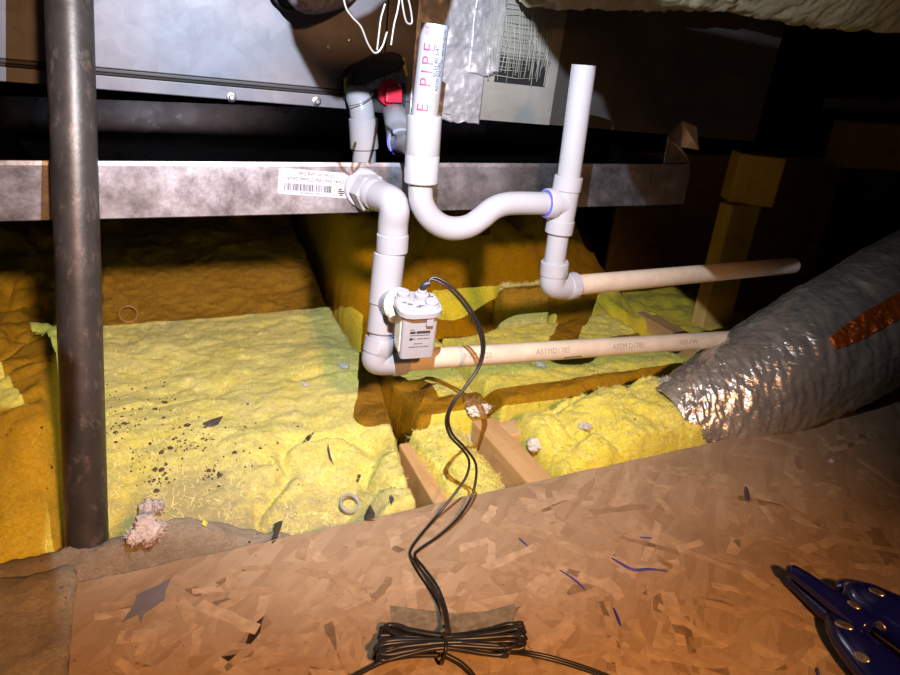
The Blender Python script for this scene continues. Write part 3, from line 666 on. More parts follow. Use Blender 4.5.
# glass scrim weave torn loose above the tape
bm = bmesh.new(); rr = random.Random(3)
x0, z0 = hs(505, 72); 
for k in range(40):
    xa = 0.450 + k * 0.0026 + rr.uniform(-.0014, .0014); zb_ = 0.056 + rr.uniform(-.004, .03); zt_ = rr.uniform(0.11, 0.17)
    add_sweep(bm, [H(xa + rr.uniform(-.002, .002), -0.003 - rr.random() * .002, zb_), H(xa + rr.uniform(-.002, .002), -0.005, (zb_ + zt_) / 2), H(xa - 0.006 + rr.uniform(-.003, .003), -0.004, zt_)], rr.uniform(0.0004, 0.0010), 5)
for k in range(16):
    za = 0.060 + k * 0.0066 + rr.uniform(-.002, .002); xl = 0.448 + rr.uniform(0, .03); xr = rr.uniform(0.50, 0.555)
    add_sweep(bm, [H(xl, -0.004, za), H((xl + xr) / 2, -0.0055, za + rr.uniform(-.002, .002)), H(xr, -0.004, za + rr.uniform(-.003, .003))], 0.0005, 5)
o = bmlink('scrim_weave', bm, MT['scrim'], pl); o['kind'] = 'stuff'
hbox('black_backing', 0.47, 0.552, 0.001, 0.0045, 0.052, 0.088, MT['black'], pl, 0)
bm = bmesh.new()
for k in range(9):
    a = hs(690 + k * 4.5, 38 + k * 5.5 - (k % 3) * 4); b_ = hs(720 + k * 5.0, 62 + k * 2.8 - (k % 2) * 6)
    add_sweep(bm, [H(a[0], 0.003, a[1]), H(b_[0], 0.003, b_[1])], 0.0005, 5)
o = bmlink('stitch_thread', bm, MT['wire'], pl); o['kind'] = 'stuff'

# ---- drain port on the cabinet
dp = empty('drain_port', V(375, 100, y=HY - 0.01), 'black drain port cover with grey felt on the cabinet', 'drain port')
def facepoly(name, px, y0, y1, mat, parent, bev=0.0):
    """prism on the cabinet face from photo outline px, between depth offsets"""
    q = [hs(*p) for p in px]; bm = bmesh.new(); a = [bm.verts.new(H(x, y0, z)) for x, z in q]; b_ = [bm.verts.new(H(x, y1, z)) for x, z in q]; k = len(q)
    bm.faces.new(a); bm.faces.new(b_[::-1])
    for i in range(k): bm.faces.new((a[i], a[(i + 1) % k], b_[(i + 1) % k], b_[i]))
    if bev: bmesh.ops.bevel(bm, geom=[e for e in bm.edges], offset=bev, segments=2, affect='EDGES')
    return bmlink(name, bm, mat, parent, False)
facepoly('cover', [(343, 72), (348, 66), (372, 54), (390, 52), (397, 57), (403, 88), (402, 108), (380, 112), (352, 108), (341, 98)], 0.0, -0.014, MT['black'], dp, 0.002)
facepoly('foam_hood', [(343, 84), (345, 70), (352, 65), (374, 53), (389, 51), (396, 58), (397, 66), (372, 76), (348, 88)], -0.012, -0.034, MT['foam'], dp, 0.003)
facepoly('felt_strip', [(346, 88), (372, 77), (397, 67), (401, 80), (390, 84), (372, 84), (350, 98)], -0.012, -0.026, MT['felt'], dp, 0.002)
facepoly('tag', [(341, 78), (344, 76), (345, 92), (342, 92)], -0.012, -0.016, MT['yellow'], dp)
facepoly('tag', [(397, 57), (400, 57), (404, 75), (401, 76)], -0.012, -0.016, MT['yellow'], dp)
for uv in (((367, 66), (368, 74), (367, 83)), ((377, 66), (379, 72), (377, 80)), ((384, 64), (387, 70), (392, 72))):
    sweep('crack', [H(hs(*p)[0], -0.027, hs(*p)[1]) for p in uv], 0.0006, MT['black'], dp, 6, n=4)

rp = V(388, 92, y=HY - 0.018); plug = empty('drain_plug', rp, 'red square-headed plastic plug in the drain port', 'plug')
ax = Vector((0.02, -1, 0.05)).normalized()
lathe('flange', rp, rp + ax, [(0, 0), (0, 0.0165), (0.003, 0.0172), (0.008, 0.0165), (0.010, 0.014), (0.010, 0)], MT['red'], plug, 32)
bm = bmesh.new(); u_, w_ = frame(ax); m4 = Matrix((Vector((1, 0, 0.02)), ax, Vector((0, 0.05, 1)))).transposed().to_4x4(); m4.translation = rp + ax * 0.014 + Vector((0.001, 0, -0.003))
add_box(bm, (0.021, 0.014, 0.018), m4, 0.0015); bmlink('square_head', bm, MT['red'], plug, False)

# ================================================================== PVC LINES
PR, FR = 0.0134, 0.0172      # 3/4 inch pipe and fitting radii
def fit_sweep(name, pts, socket0, socket1, rb, rs, mat, parent, n=8):
    """bent fitting: body radius rb, sockets of radius rs over the first / last lengths"""
    P = spline(pts, n); acc = [0]
    for a, b in zip(P, P[1:]): acc.append(acc[-1] + (b - a).length)
    L = acc[-1]; out = []; rad = []
    def at(s):
        s = min(max(s, 0), L)
        for i in range(len(P) - 1):
            if acc[i + 1] >= s: t = (s - acc[i]) / max(acc[i + 1] - acc[i], 1e-9); return P[i].lerp(P[i + 1], t)
        return P[-1]
    st = [(0, rs - .0012 if socket0 else rb)]
    if socket0: st += [(0.0012, rs), (socket0, rs), (socket0 + 0.0012, rb)]
    k = 22; a0 = st[-1][0] + 0.002; a1 = L - (socket1 + 0.003 if socket1 else 0.002)
    for i in range(k + 1): st.append((a0 + (a1 - a0) * i / k, rb))
    if socket1: st += [(L - socket1 - 0.0012, rb), (L - socket1, rs), (L - 0.0012, rs), (L, rs - 0.0012)]
    else: st.append((L, rb))
    for s, r in st: out.append(at(s)); rad.append(r)
    bm = bmesh.new(); add_sweep(bm, out, rad, 28); return bmlink(name, bm, mat, parent, True, sharp=40)

# --- stub from the port dropping into the pan
sY = 0.862
st = empty('overflow_stub', V(364, 165, y=sY), 'white pvc stub elbow draining from the port into the pan', 'pvc pipe')
fit_sweep('street_elbow', [H(hs(357, 93)[0], -0.010, hs(357, 93)[1]), V(358, 96, y=0.872), V(361, 106, y=sY), V(363, 122, y=sY)], 0, 0, 0.0155, 0.0165, MT['pvc'], st)
collar('coupling', V(363, 118, y=sY), V(364.5, 149, y=sY), 0.0183, MT['pvc'], st)
pipe('pipe', V(364.3, 145, y=sY), V(364, 178, y=sY), 0.0152, MT['pvc'], st, hollow1=True)
sweep('hair_wire', [V(349, 106, y=0.842), V(362, 103, y=0.838), V(371, 97, y=0.842), V(373, 92, y=0.85)], 0.0006, MT['wire_dark'], st, 6, n=5)

# --- primary drain: port elbow, tee, trap, vent, drain line
TY = 0.66
tee_t, tee_b = V(424.5, 115, y=TY), V(421, 183, y=TY); taxis = (tee_t - tee_b).normalized()
pd = empty('primary_drain', V(421, 240, y=TY), 'white pvc trap line with tall vents from cabinet port to wall', 'pvc drain')
e0 = H(hs(391, 112)[0], -0.012, hs(391, 112)[1]); mid = tee_b.lerp(tee_t, 0.58)
j = V(401, 142, y=0.80)
fit_sweep('port_elbow', [e0, e0.lerp(j, 0.3) + Vector((-0.004, -0.012, 0.002)), e0.lerp(j, 0.7), j], 0, 0.014, 0.0155, 0.0168, MT['pvc'], pd)
bx = (mid - j).normalized()
lathe('primer_ring', j - bx * 0.0012, j + bx, [(0, 0.0150), (0, 0.0173), (0.0026, 0.0173), (0.0026, 0.0150)], MT['primer'], pd)
pipe('pipe', j - bx * 0.002, mid, PR, MT['pvc'], pd, hollow1=False)
bm = bmesh.new(); Lt = (tee_t - tee_b).length; bb = 0.0012; R = 0.0178
add_lathe(bm, tee_b, tee_t, [(0.004, 0), (0.004, 0.0137), (0, 0.0137), (0, R - bb), (bb, R), (Lt * .42, R), (Lt * .43, R - .0004), (Lt * 0.44, R), (Lt - bb, R), (Lt, R - bb), (Lt, 0.0137), (Lt - 0.004, 0.0137), (Lt - 0.004, 0)])
add_lathe(bm, mid, j, [(0, 0), (0, 0.0172), (0.034, 0.0172), (0.035, 0.016), (0.035, 0.0137), (0.031, 0.0137), (0.031, 0)])
bmlink('tee', bm, MT['pvc'], pd, True, sharp=35)
ptop = V(435, 24.5, y=TY); pbot = tee_t - (ptop - tee_t).normalized() * 0.01; vdir = (ptop - pbot).normalized()
vp = pipe('printed_vent_pipe', pbot, ptop, PR, MT['pvc'], pd); vp['label'] = 'vent pipe printed with red letters PIPE'
s_t = (tee_t - pbot).length; Lv = (ptop - pbot).length
def vt(body, size, ang, s0, mat, spacing=1.0): return text_wrap('lettering', body, size, pbot, vdir, PR, ang, s0, mat, vp, flip=-1, spacing=spacing)
# reading upwards: letter tops lie to the left
vt('E', 0.0166, 0.20, s_t + 0.003, MT['inkred']); vt('PIPE', 0.0166, 0.20, s_t + 0.0265, MT['inkred'], 1.42); vt('\u00AEF', 0.0075, -0.30, Lv - 0.0105, MT['inkred'])
vt('SCH 40 3/4"', 0.0055, 0.52, Lv - 0.047, MT['ink']); vt('PVC1120  480 PSI @73F', 0.0042, 1.00, Lv - 0.046, MT['ink']); vt('ASTM D1785', 0.0048, 0.80, s_t + 0.024, MT['ink'])
bm = bmesh.new(); s = s_t + 0.002
while s < s_t + 0.022:
    wd = random.choice([0.0005, 0.001, 0.0014]); q = []
    n = 6; A = [bm.verts.new((s, -0.010 * i / n, 0)) for i in range(n + 1)]; B = [bm.verts.new((s + wd, -0.010 * i / n, 0)) for i in range(n + 1)]
    for i in range(n): bm.faces.new((A[i], B[i], B[i + 1], A[i + 1]))
    s += wd + 0.0009
wrap_bm(bm, pbot, vdir, PR, 0.20, 0, -1); bmlink('barcode', bm, MT['inkgrey'], vp, False)

# trap bend
tb = [tee_b + taxis * 0.006, V(420.5, 190, y=TY), V(422, 203, y=TY), V(429, 216, y=TY), V(441, 225.5, y=TY), V(455, 228.5, y=TY), V(469, 226, y=TY), V(481, 218.5, y=TY), V(492, 209.5, y=TY), V(504, 204.5, y=TY), V(520, 203.2, y=TY), V(553, 203.6, y=TY)]
sweep('trap', tb, 0.0130, MT['pvc'], pd, 28, n=8)
# right tee
t2t, t2b = V(569, 176, y=TY), V(558.5, 233.5, y=TY); L2 = (t2t - t2b).length; m2 = V(563, 203.6, y=TY); br = V(545.5, 203.4, y=TY)
bm = bmesh.new(); R = 0.0166
add_lathe(bm, t2b, t2t, [(0.004, 0), (0.004, 0.0137), (0, 0.0137), (0, R - bb), (bb, R), (0.016, R), (0.017, R - .001), (L2 - 0.017, R - .001), (L2 - 0.016, R), (L2 - bb, R), (L2, R - bb), (L2, 0.0137), (L2 - 0.004, 0.0137), (L2 - 0.004, 0)])
Lb = (m2 - br).length
add_lathe(bm, br, m2, [(0.004, 0), (0.004, 0.0133), (0, 0.0133), (0, 0.0165), (0.0012, 0.0172), (0.012, 0.0172), (0.013, 0.0158), (Lb, 0.0158), (Lb, 0)])
bmlink('tee', bm, MT['pvc'], pd, True, sharp=35)
bxx = (m2 - br).normalized(); lathe('primer_ring', br - bxx * 0.0010, br + bxx, [(0, 0.0132), (0, 0.0158), (0.0016, 0.0158), (0.0016, 0.0132)], MT['primer'], pd)
v2 = V(584, 65, y=TY); pipe('vent_pipe', t2t - (v2 - t2t).normalized() * 0.01, v2, PR, MT['pvc'], pd)
# lower leg, elbow, drain line
el_c = V(556, 287, y=TY); leg_t = t2b.lerp(t2t, 0.1); leg_b = V(554.5, 262, y=TY)
pipe('pipe', leg_b, leg_t, 0.0128, MT['pvc'], pd, hollow1=False)
dl1 = V(770, 267.5, y=0.735); dlx = (dl1 - el_c).normalized(); dl0 = el_c + dlx * 0.008
fit_sweep('elbow', [V(555, 261, y=TY), V(554.5, 270, y=TY), el_c + Vector((-0.004, 0, 0.004)), el_c + dlx * 0.018 + Vector((0, 0, -0.0005)), el_c + dlx * 0.032], 0.017, 0.015, 0.0158, 0.0170, MT['pvc'], pd)
pipe('drain_pipe', dl0, el_c + dlx * 0.53, PR * 0.97, MT['pvc_old'], pd, hollow1=True)
# --- pan drain: bulkhead, elbow, riser tee, elbow, drain line
pn = empty('pan_drain', V(378, 380, y=0.67), 'white pvc pan drain with hex fitting, riser tee and cream pipe', 'pvc drain')
ph = V(363, 188, y=pan_y0); ec = V(392, 206, y=0.684); hx = (Vector((ec.x, ec.y, ec.z + 0.004)) - ph).normalized()
lathe('bulkhead_flange', ph + Vector((0, -0.0003, 0)), ph + Vector((0, -1, 0)), [(0, 0), (0, 0.0225), (0.003, 0.0222), (0.0045, 0.021), (0.0045, 0)], MT['pvc'], pn, 36)
lathe('hex_nut', ph + Vector((0.002, -0.006, -0.002)), ph + Vector((0.002, -0.006, -0.002)) + hx, [(0, 0), (0, 0.0215), (0.0135, 0.0215), (0.0155, 0.0195), (0.0155, 0)], MT['pvc'], pn, 6, 20)
hp = ph + hx * 0.018; lathe('primer_ring', hp, hp + hx, [(0, 0.012), (0, 0.0166), (0.004, 0.0166), (0.004, 0.012)], MT['primer'], pn)
rb_ = V(392, 252, y=0.684)
fit_sweep('upper_elbow', [hp + hx * 0.002, hp + hx * 0.016, ec + Vector((0.001, -0.002, 0.002)), V(393, 226, y=0.684), rb_], 0.012, 0.020, 0.0166, 0.0176, MT['pvc'], pn)
# riser
r_t, r_b = V(389.5, 253.5, y=0.684), V(381, 332, y=0.674); rx = (r_b - r_t).normalized()
pipe('pipe', rb_ + Vector((0, 0, 0.01)), r_t + rx * 0.004, PR, MT['pvc'], pn, hollow1=False)
bm = bmesh.new(); Lr = (r_b - r_t).length; R = 0.0176
add_lathe(bm, r_t, r_b, [(0.003, 0), (0.003, 0.0137), (0, 0.0137), (0, R - bb), (bb, R), (Lr * .62, R), (Lr * .64, R - .0015), (Lr - bb, R - .0015), (Lr, R - 2 * bb), (Lr, 0)])
sw_y = 0.618; sw_c = V(416, 322, y=sw_y); bc = V(388, 302, y=0.678); nb = V(400.5, 305, y=0.642)
add_lathe(bm, bc, nb, [(0, 0), (0, 0.0166), ((nb - bc).length * 0.8, 0.0166), ((nb - bc).length * 0.8, 0)])
bmlink('riser_tee', bm, MT['pvc'], pn, True, sharp=35)
el2 = V(377, 362, y=0.672); l1 = V(745, 338, y=0.705); lx = (l1 - el2).normalized()
pipe('pipe', r_b - rx * 0.006, r_b + rx * 0.018, PR, MT['pvc'], pn, hollow1=False)
sweep('primer_smear', [r_b + rx * 0.002 + Vector((0.011, -0.0105, 0)), r_b + rx * 0.003 + Vector((0.0135, -0.004, 0.001))], 0.0015, MT['primer'], pn, 6, n=3)
fit_sweep('lower_elbow', [r_b + rx * 0.006, r_b + rx * 0.016, el2 + Vector((-0.0015, 0, 0.0035)), el2 + lx * 0.016 + Vector((0, 0, -0.0005)), el2 + lx * 0.036], 0.017, 0.016, 0.0160, 0.0174, MT['pvc'], pn)
lp = pipe('drain_pipe', el2 + lx * 0.012, el2 + lx * 0.612, PR * 0.97, MT['pvc_old'], pn, hollow1=True)
pp0 = el2 + lx * 0.012; Lp = 0.648
def lt(body, size, u, ang=0.30):
    s = (V(u, 360 - (u - 400) * 0.07, y=0.68) - pp0).dot(lx); return text_wrap('lettering', body, size, pp0, lx, PR * 0.97, ang, s, MT['inkgrey'], lp, flip=-1)
lt('PVC1120', 0.0105, 458); lt('ASTMD1785', 0.0105, 532); lt('ASTM D1785', 0.0105, 612); lt('NSF-PW', 0.0105, 683)
sweep('mark', [pp0 + lx * ((V(556, 360, y=0.69) - pp0).dot(lx)) + Vector((0, -0.0118, -0.006)), pp0 + lx * ((V(574, 358, y=0.69) - pp0).dot(lx)) + Vector((0, -0.0118, -0.0055))], 0.0006, MT['ink'], lp, 6)

# ================================================================== FLOAT SWITCH
fs = empty('float_switch', sw_c - Vector((0, 0, 0.036)), 'white boxy float switch with round knobs on its lid', 'switch')
FX = Vector((math.cos(-0.12), math.sin(-0.12), 0)); FZ = Vector((-0.03, -0.17, 1)).normalized(); FX = (FX - FZ * FX.dot(FZ)).normalized(); FYv = FZ.cross(FX)
def S(x, y, z): return sw_c + FX * x + FYv * y + FZ * z
def rbox(name, w_, d_, z0, z1, r, mat, n=6, taper=1.0, bev=0.0015, cut=None):
    bm = bmesh.new(); rings = []
    pr = [(z0, 1 - bev / w_ * 2), (z0 + bev, 1), (z1 - bev, taper), (z1, taper - bev / w_ * 2)]
    for z, k in pr:
        ring = []
        for sx, sy, a0 in ((1, 1, 0), (-1, 1, 90), (-1, -1, 180), (1, -1, 270)):
            for i in range(n + 1):
                a = math.radians(a0 + 90 * i / n); ring.append(bm.verts.new(S((sx * (w_ / 2 - r) + r * math.cos(a)) * k, (sy * (d_ / 2 - r) + r * math.sin(a)) * k, z)))
        rings.append(ring)
    m = len(rings[0])
    for a, b_ in zip(rings, rings[1:]):
        for i in range(m): bm.faces.new((a[i], a[(i + 1) % m], b_[(i + 1) % m], b_[i]))
    bm.faces.new(rings[0][::-1]); bm.faces.new(rings[-1]); return bmlink(name, bm, mat, fs, True, sharp=40)
body = rbox('body', 0.037, 0.034, -0.0365, 0.016, 0.004, MT['pvc'], taper=1.03)
sidep = rbox('side_window', 0.0396, 0.024, -0.030, 0.014, 0.0015, MT['clear'])
lid = rbox('lid', 0.048, 0.046, 0.0165, 0.0250, 0.014, MT['pvc'], n=3)
for x, y, r, z1 in ((-0.014, 0.010, 0.0070, 0.0335), (0.004, 0.002, 0.0074, 0.0350), (0.0125, -0.009, 0.0070, 0.0320)):
    p = S(x, y, 0.024); lathe('knob', p, S(x, y, 0.05), [(0, 0), (0, r * 1.25), (0.003, r * 1.15), (0.0035, r), (z1 - 0.0255, r), (z1 - 0.0245, r * 0.85), (z1 - 0.0245, 0)], MT['pvc'], fs, 24)
p = S(0.004, 0.002, 0.034); lathe('cable_gland', p, S(0.004, 0.002, 0.06), [(0, 0.005), (0.004, 0.0045), (0.005, 0.003), (0.005, 0)], MT['pvc'], fs, 20)
bm = bmesh.new(); add_box(bm, (0.0075, 0.004, 0.013), Matrix((FX, FYv, FZ)).transposed().to_4x4(), 0.001)
for v in bm.verts: v.co = v.co + S(0.009, -0.0195, 0.0135)
bmlink('latch_tab', bm, MT['pvc'], fs, False)
lathe('neck_ring', nb - (nb - bc).normalized() * 0.004, nb + (nb - bc).normalized() * 0.004, [(0, 0.010), (0, 0.0178), (0.0025, 0.0188), (0.005, 0.0178), (0.005, 0.010)], MT['clear'], fs, 32)
nk = S(-0.012, 0.012, -0.002); lathe('neck', nb, nk, [(0, 0), (0, 0.0150), ((nk - nb).length, 0.0150), ((nk - nb).length, 0)], MT['clear'], fs, 28)
fr = S(0, -0.0179, 0)
def bars(name, rows, mat):
    bm = bmesh.new()
    for x0, x1, z0, z1 in rows:
        q = [bm.verts.new(S(a, -0.0176, b_)) for a, b_ in ((x0, z0), (x1, z0), (x1, z1), (x0, z1))]; bm.faces.new(q)
    return bmlink(name, bm, mat, fs, False)
rows = [(-0.0105, -0.0045, -0.0035, -0.0005), (-0.0035, 0.0115, -0.0035, -0.0003), (-0.0105, -0.006, 0.0010, 0.0018), (-0.0105, 0.0110, -0.0060, -0.0053), (-0.0105, -0.0070, -0.0115, -0.0085), (-0.006, -0.0045, -0.0108, -0.0092)]
rr = random.Random(2)
for zz, xa, xb in ((-0.0105, -0.002, 0.0115), (-0.0165, -0.0055, 0.003), (-0.0205, -0.0105, 0.011)):
    x = xa
    while x < xb: l = rr.uniform(0.0006, 0.0016); rows.append((x, x + l, zz, zz + 0.0011)); x += l + 0.0006
bars('print', rows, MT['ink'])
bm = bmesh.new(); rr = random.Random(5)
for x, y in ((-0.017, -0.002), (-0.012, -0.006), (-0.0165, 0.004), (0.014, 0.008), (0.017, 0.004), (-0.004, -0.012), (-0.001, -0.010), (0.012, 0.012)):
    for k in range(3):
        a = x + k * 0.0016; q = [bm.verts.new(S(a + i * 0.0011, y + j * 0.0022 - k * 0.0004, 0.0258)) for i, j in ((0, 0), (1, 0), (1, 1), (0, 1))]; bm.faces.new(q)
bmlink('print', bm, MT['ink'], fs, False)

# ================================================================== CORD
gland = S(0.004, 0.002, 0.0385)
cord = empty('switch_cord', V(450, 650, z=0.002), 'black two-strand cord running from float switch to a tied bundle', 'cord')
def strand(name, offs, pts, r=0.0015):
    P = [p + Vector(offs) for p in pts]; return sweep(name, P, r, MT['cord'], cord, 10, n=8)
A_ = [gland - FZ * 0.002, gland + FZ * 0.004 + FX * 0.002, V(432, 279.5, y=0.612), V(447, 287, y=0.605), V(464, 305, y=0.598), V(477, 327, y=0.592), V(482, 347, y=0.588), V(478, 367, y=0.584), V(465, 387, y=0.580), V(452, 404, y=0.578), V(446, 420, y=0.576), V(450, 436, y=0.574), V(462, 449, y=0.572)]
s1 = A_ + [V(469, 461, y=0.568), V(466, 477, y=0.562), V(452, 497, y=0.556), V(436, 517, z=0.006), V(420, 536, z=0.003), V(411, 549, z=0.0025), V(411, 557, z=0.004), V(420, 569, z=0.012), V(433, 586, z=0.016), V(442, 606, z=0.015), V(446, 622, z=0.017), V(447, 634, z=0.020)]
B_ = [p + RIGHT * 0.0026 + DOWN * (-0.0022) for p in A_]
s2 = B_ + [V(475, 462, y=0.568), V(476, 478, y=0.562), V(471, 498, y=0.552), V(458, 518, z=0.008), V(440, 535, z=0.004), V(420, 549, z=0.003), V(415, 556, z=0.004), V(424, 568, z=0.013), V(437, 586, z=0.018), V(445, 606, z=0.017), V(448, 622, z=0.019), V(448, 634, z=0.022)]
strand('strand', (0, 0, 0), s1); strand('strand', (0, 0, 0), s2)
sweep('lead_boot', [gland, gland + FZ * 0.005 + FX * 0.0015, gland + FZ * 0.007 + FX * 0.007], 0.0036, MT['black'], cord, 12, n=4)
# bundle: flat figure of long loops, seen in photo pixels on the deck
rr = random.Random(21); bm = bmesh.new()
loops = [(384, 522, 622, 634), (380, 524, 627, 639), (378, 526, 633, 644), (379, 520, 638, 650), (376, 523, 643, 655), (381, 517, 647, 659), (374, 508, 652, 662), (383, 525, 630, 648), (378, 512, 640, 663), (386, 519, 625, 643), (377, 521, 636, 652), (380, 505, 650, 668), (388, 514, 619, 636), (376, 524, 641, 659)]
for i, (ua, ub, va, vb) in enumerate(loops):
    h = 0.003 + (i * 7 % 6) * 0.0042; pts = []
    tiltv = rr.uniform(-4, 4)
    for k in range(17):
        a = 2 * math.pi * k / 16; cx, cy = (ua + ub) / 2, (va + vb) / 2; cu = math.cos(a); su = math.sin(a)
        squeeze = 0.25 + 0.75 * abs(cu) ** 1.1                                   # pinched at the tie
        sag = 6 * (cu * cu) * (-1 if cu > 0 else -0.6) * (1 if i % 2 else 0.2)
        pts.append(V(cx + (ub - ua) / 2 * math.copysign(abs(cu) ** 0.55, cu) + rr.uniform(-1.5, 1.5), 641 + (cy - 641) * squeeze + (vb - va) / 2 * su * squeeze + sag + tiltv * cu, z=h + 0.0012 * rr.random()))
    add_sweep(bm, spline(pts, 5), 0.0021, 9)
bmlink('coil', bm, MT['cord'], cord)
tie = [V(444, 633, z=0.022), V(446, 645, z=0.027), V(443, 660, z=0.016), V(442, 662, z=0.002), V(449, 640, z=0.0012), V(449, 628, z=0.005), V(447, 628, z=0.018), V(447, 634, z=0.0245)]
sweep('tie', tie, 0.0016, MT['cord'], cord, 8, n=6)
for k, o_ in enumerate((0, 2.5)):
    sweep('tail', [V(510, 650 + o_, z=0.012), V(527, 652 + o_, z=0.006), V(555, 658 + o_, z=0.003), V(590, 669 + o_, z=0.002), V(625, 683 + o_, z=0.002)], 0.0017, MT['cord'], cord, 9, n=6)
sweep('tail', [V(440, 655, z=0.010), V(410, 656, z=0.008), V(385, 661, z=0.003), V(360, 673, z=0.002), V(335, 688, z=0.002)], 0.0022, MT['cord'], cord, 9, n=6)
sweep('tail', [V(446, 655, z=0.012), V(462, 664, z=0.008), V(475, 678, z=0.003), V(478, 690, z=0.002)], 0.0022, MT['cord'], cord, 9, n=6)

# ================================================================== IRON PIPE
ib, it_ = Vector((-0.081, 0.632, -0.005)), Vector((-0.039, 0.752, 0.495)); idx_ = (it_ - ib).normalized()
ip = pipe('iron_pipe', ib - idx_ * 0.12, it_ + idx_ * 0.35, 0.0196, MT['iron'], None, 0.003, hollow1=True)
tag(ip, 'dusty black iron pipe standing upright at the left', 'pipe')

# ================================================================== DUCTS
def duct_surface(ax_pts, radf, nl, na, seed, wr, squash=1.0, lo=0.0, hi=1.0, a0=0.0, a1=2 * math.pi, lift=0.0, helix=1.0):
    P = spline(ax_pts, 40); n = len(P); out = []
    u = None
    acc = [0]
    for a, b in zip(P, P[1:]): acc.append(acc[-1] + (b - a).length)
    L = acc[-1]; tg = [(P[min(i + 1, n - 1)] - P[max(i - 1, 0)]).normalized() for i in range(n)]
    fr_ = []; u = frame(tg[0])[0]
    for i in range(n):
        u = (u - tg[i] * u.dot(tg[i])).normalized(); fr_.append((u.copy(), tg[i].cross(u)))
    S_ = np.linspace(lo, hi, nl); A = np.linspace(a0, a1, na); pts = []; meta = []
    for s in S_:
        f = s * (n - 1); i = min(int(f), n - 2); t = f - i
        c = P[i].lerp(P[i + 1], t); uu = fr_[i][0].lerp(fr_[i + 1][0], t); ww = fr_[i][1].lerp(fr_[i + 1][1], t); r = radf(s)
        for a in A: pts.append((c, uu, ww, r)); meta.append((s * L, a))
    m = np.array(meta); q = np.stack([m[:, 0] * 26 * helix + 1.3 * np.sin(m[:, 1] + 0.8), np.cos(m[:, 1]) * 1.9 + m[:, 0] * 3, np.sin(m[:, 1]) * 1.9], 1)
    d = wr * (1 - np.abs(fbm(q * np.array([1.7, 1.8, 1.8]), seed, 3))) + wr * 0.9 * fbm(q * 0.35, seed + 4, 2) + wr * 0.35 * (1 - 2 * np.abs(fbm(q * np.array([6, 2.0, 2.0]), seed + 9, 2)))
    return [c + (uu * math.cos(a) + ww * math.sin(a) * squash) * (r + dd + lift) for (c, uu, ww, r), dd, a in zip(pts, d, A.tolist() * nl)]
def duct_mesh(name, pts, nl, na, mat, parent, wrap=True):
    ix = np.arange(nl * na).reshape(nl, na); fs_ = []
    for i in range(nl - 1):
        for k in range(na - 1): fs_.append((ix[i, k], ix[i, k + 1], ix[i + 1, k + 1], ix[i + 1, k]))
    me = pmesh(name, pts, [tuple(int(x) for x in f) for f in fs_])
    bm = bmesh.new(); bm.from_mesh(me); bmesh.ops.remove_doubles(bm, verts=bm.verts, dist=0.00002); bm.to_mesh(me); bm.free()
    return link(name, me, mat, parent)
fd = empty('flex_duct', (1.1, 0.67, 0.0), 'silver wrinkled foil flexible duct beside the deck edge', 'duct')
dax = [Vector((0.690, 0.662, -0.012)), Vector((0.80, 0.652, 0.018)), Vector((0.98, 0.655, 0.078)), Vector((1.19, 0.668, 0.148)), Vector((1.42, 0.68, 0.225)), Vector((1.75, 0.70, 0.32))]
drad = lambda s: 0.050 + 0.048 * min(1, s / 0.38) ** 0.8 + 0.012 * s
NL, NA = 300, 150
o = duct_mesh('jacket', duct_surface(dax, drad, NL, NA, 5, 0.0036), NL, NA, MT['mylar'], fd)
md = o.modifiers.new('thick', 'SOLIDIFY'); md.thickness = 0.0006
core = duct_mesh('fiber_lining', duct_surface(dax, lambda s: drad(s) - 0.012, 60, 48, 9, 0.004, hi=0.98), 60, 48, MT['ins'], fd)
# orange lamp reflection painted on the jacket: angles chosen on the viewer's side
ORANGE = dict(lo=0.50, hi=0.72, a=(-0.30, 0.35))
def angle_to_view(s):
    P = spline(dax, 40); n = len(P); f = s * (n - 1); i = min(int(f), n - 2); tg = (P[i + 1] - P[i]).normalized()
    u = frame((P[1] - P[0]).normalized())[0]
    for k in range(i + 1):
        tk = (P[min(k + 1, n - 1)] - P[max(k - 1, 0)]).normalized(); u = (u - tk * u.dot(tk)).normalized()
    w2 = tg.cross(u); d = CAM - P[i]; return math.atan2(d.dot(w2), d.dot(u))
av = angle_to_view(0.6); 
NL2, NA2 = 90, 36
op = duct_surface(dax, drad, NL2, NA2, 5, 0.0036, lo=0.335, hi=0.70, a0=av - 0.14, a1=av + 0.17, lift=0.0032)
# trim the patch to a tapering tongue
ops = duct_mesh('painted_reflection', op, NL2, NA2, MT['mylar_reflection'], fd); ops['label'] = 'orange lamp reflection painted on the foil jacket'
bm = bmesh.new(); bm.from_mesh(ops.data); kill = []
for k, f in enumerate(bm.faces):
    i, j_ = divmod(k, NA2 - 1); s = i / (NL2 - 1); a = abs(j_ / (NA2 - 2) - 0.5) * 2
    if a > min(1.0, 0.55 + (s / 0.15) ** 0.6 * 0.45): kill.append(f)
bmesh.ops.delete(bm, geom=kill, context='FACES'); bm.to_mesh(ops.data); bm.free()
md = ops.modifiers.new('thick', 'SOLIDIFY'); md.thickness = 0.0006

# overhead insulated duct crossing the top right corner
oax = [V(540, -88, y=0.80), V(680, -78, y=0.80), V(800, -58, y=0.79), V(900, -44, y=0.76), V(1050, -20, y=0.72)]
NLo, NAo = 200, 96
od = duct_mesh('insulated_duct', duct_surface(oax, lambda s: 0.095, NLo, NAo, 15, 0.006, helix=0.5), NLo, NAo, MT['wrap'], None)
md = od.modifiers.new('thick', 'SOLIDIFY'); md.thickness = 0.002
tag(od, 'fiberglass-wrapped duct crossing the top right corner', 'duct')

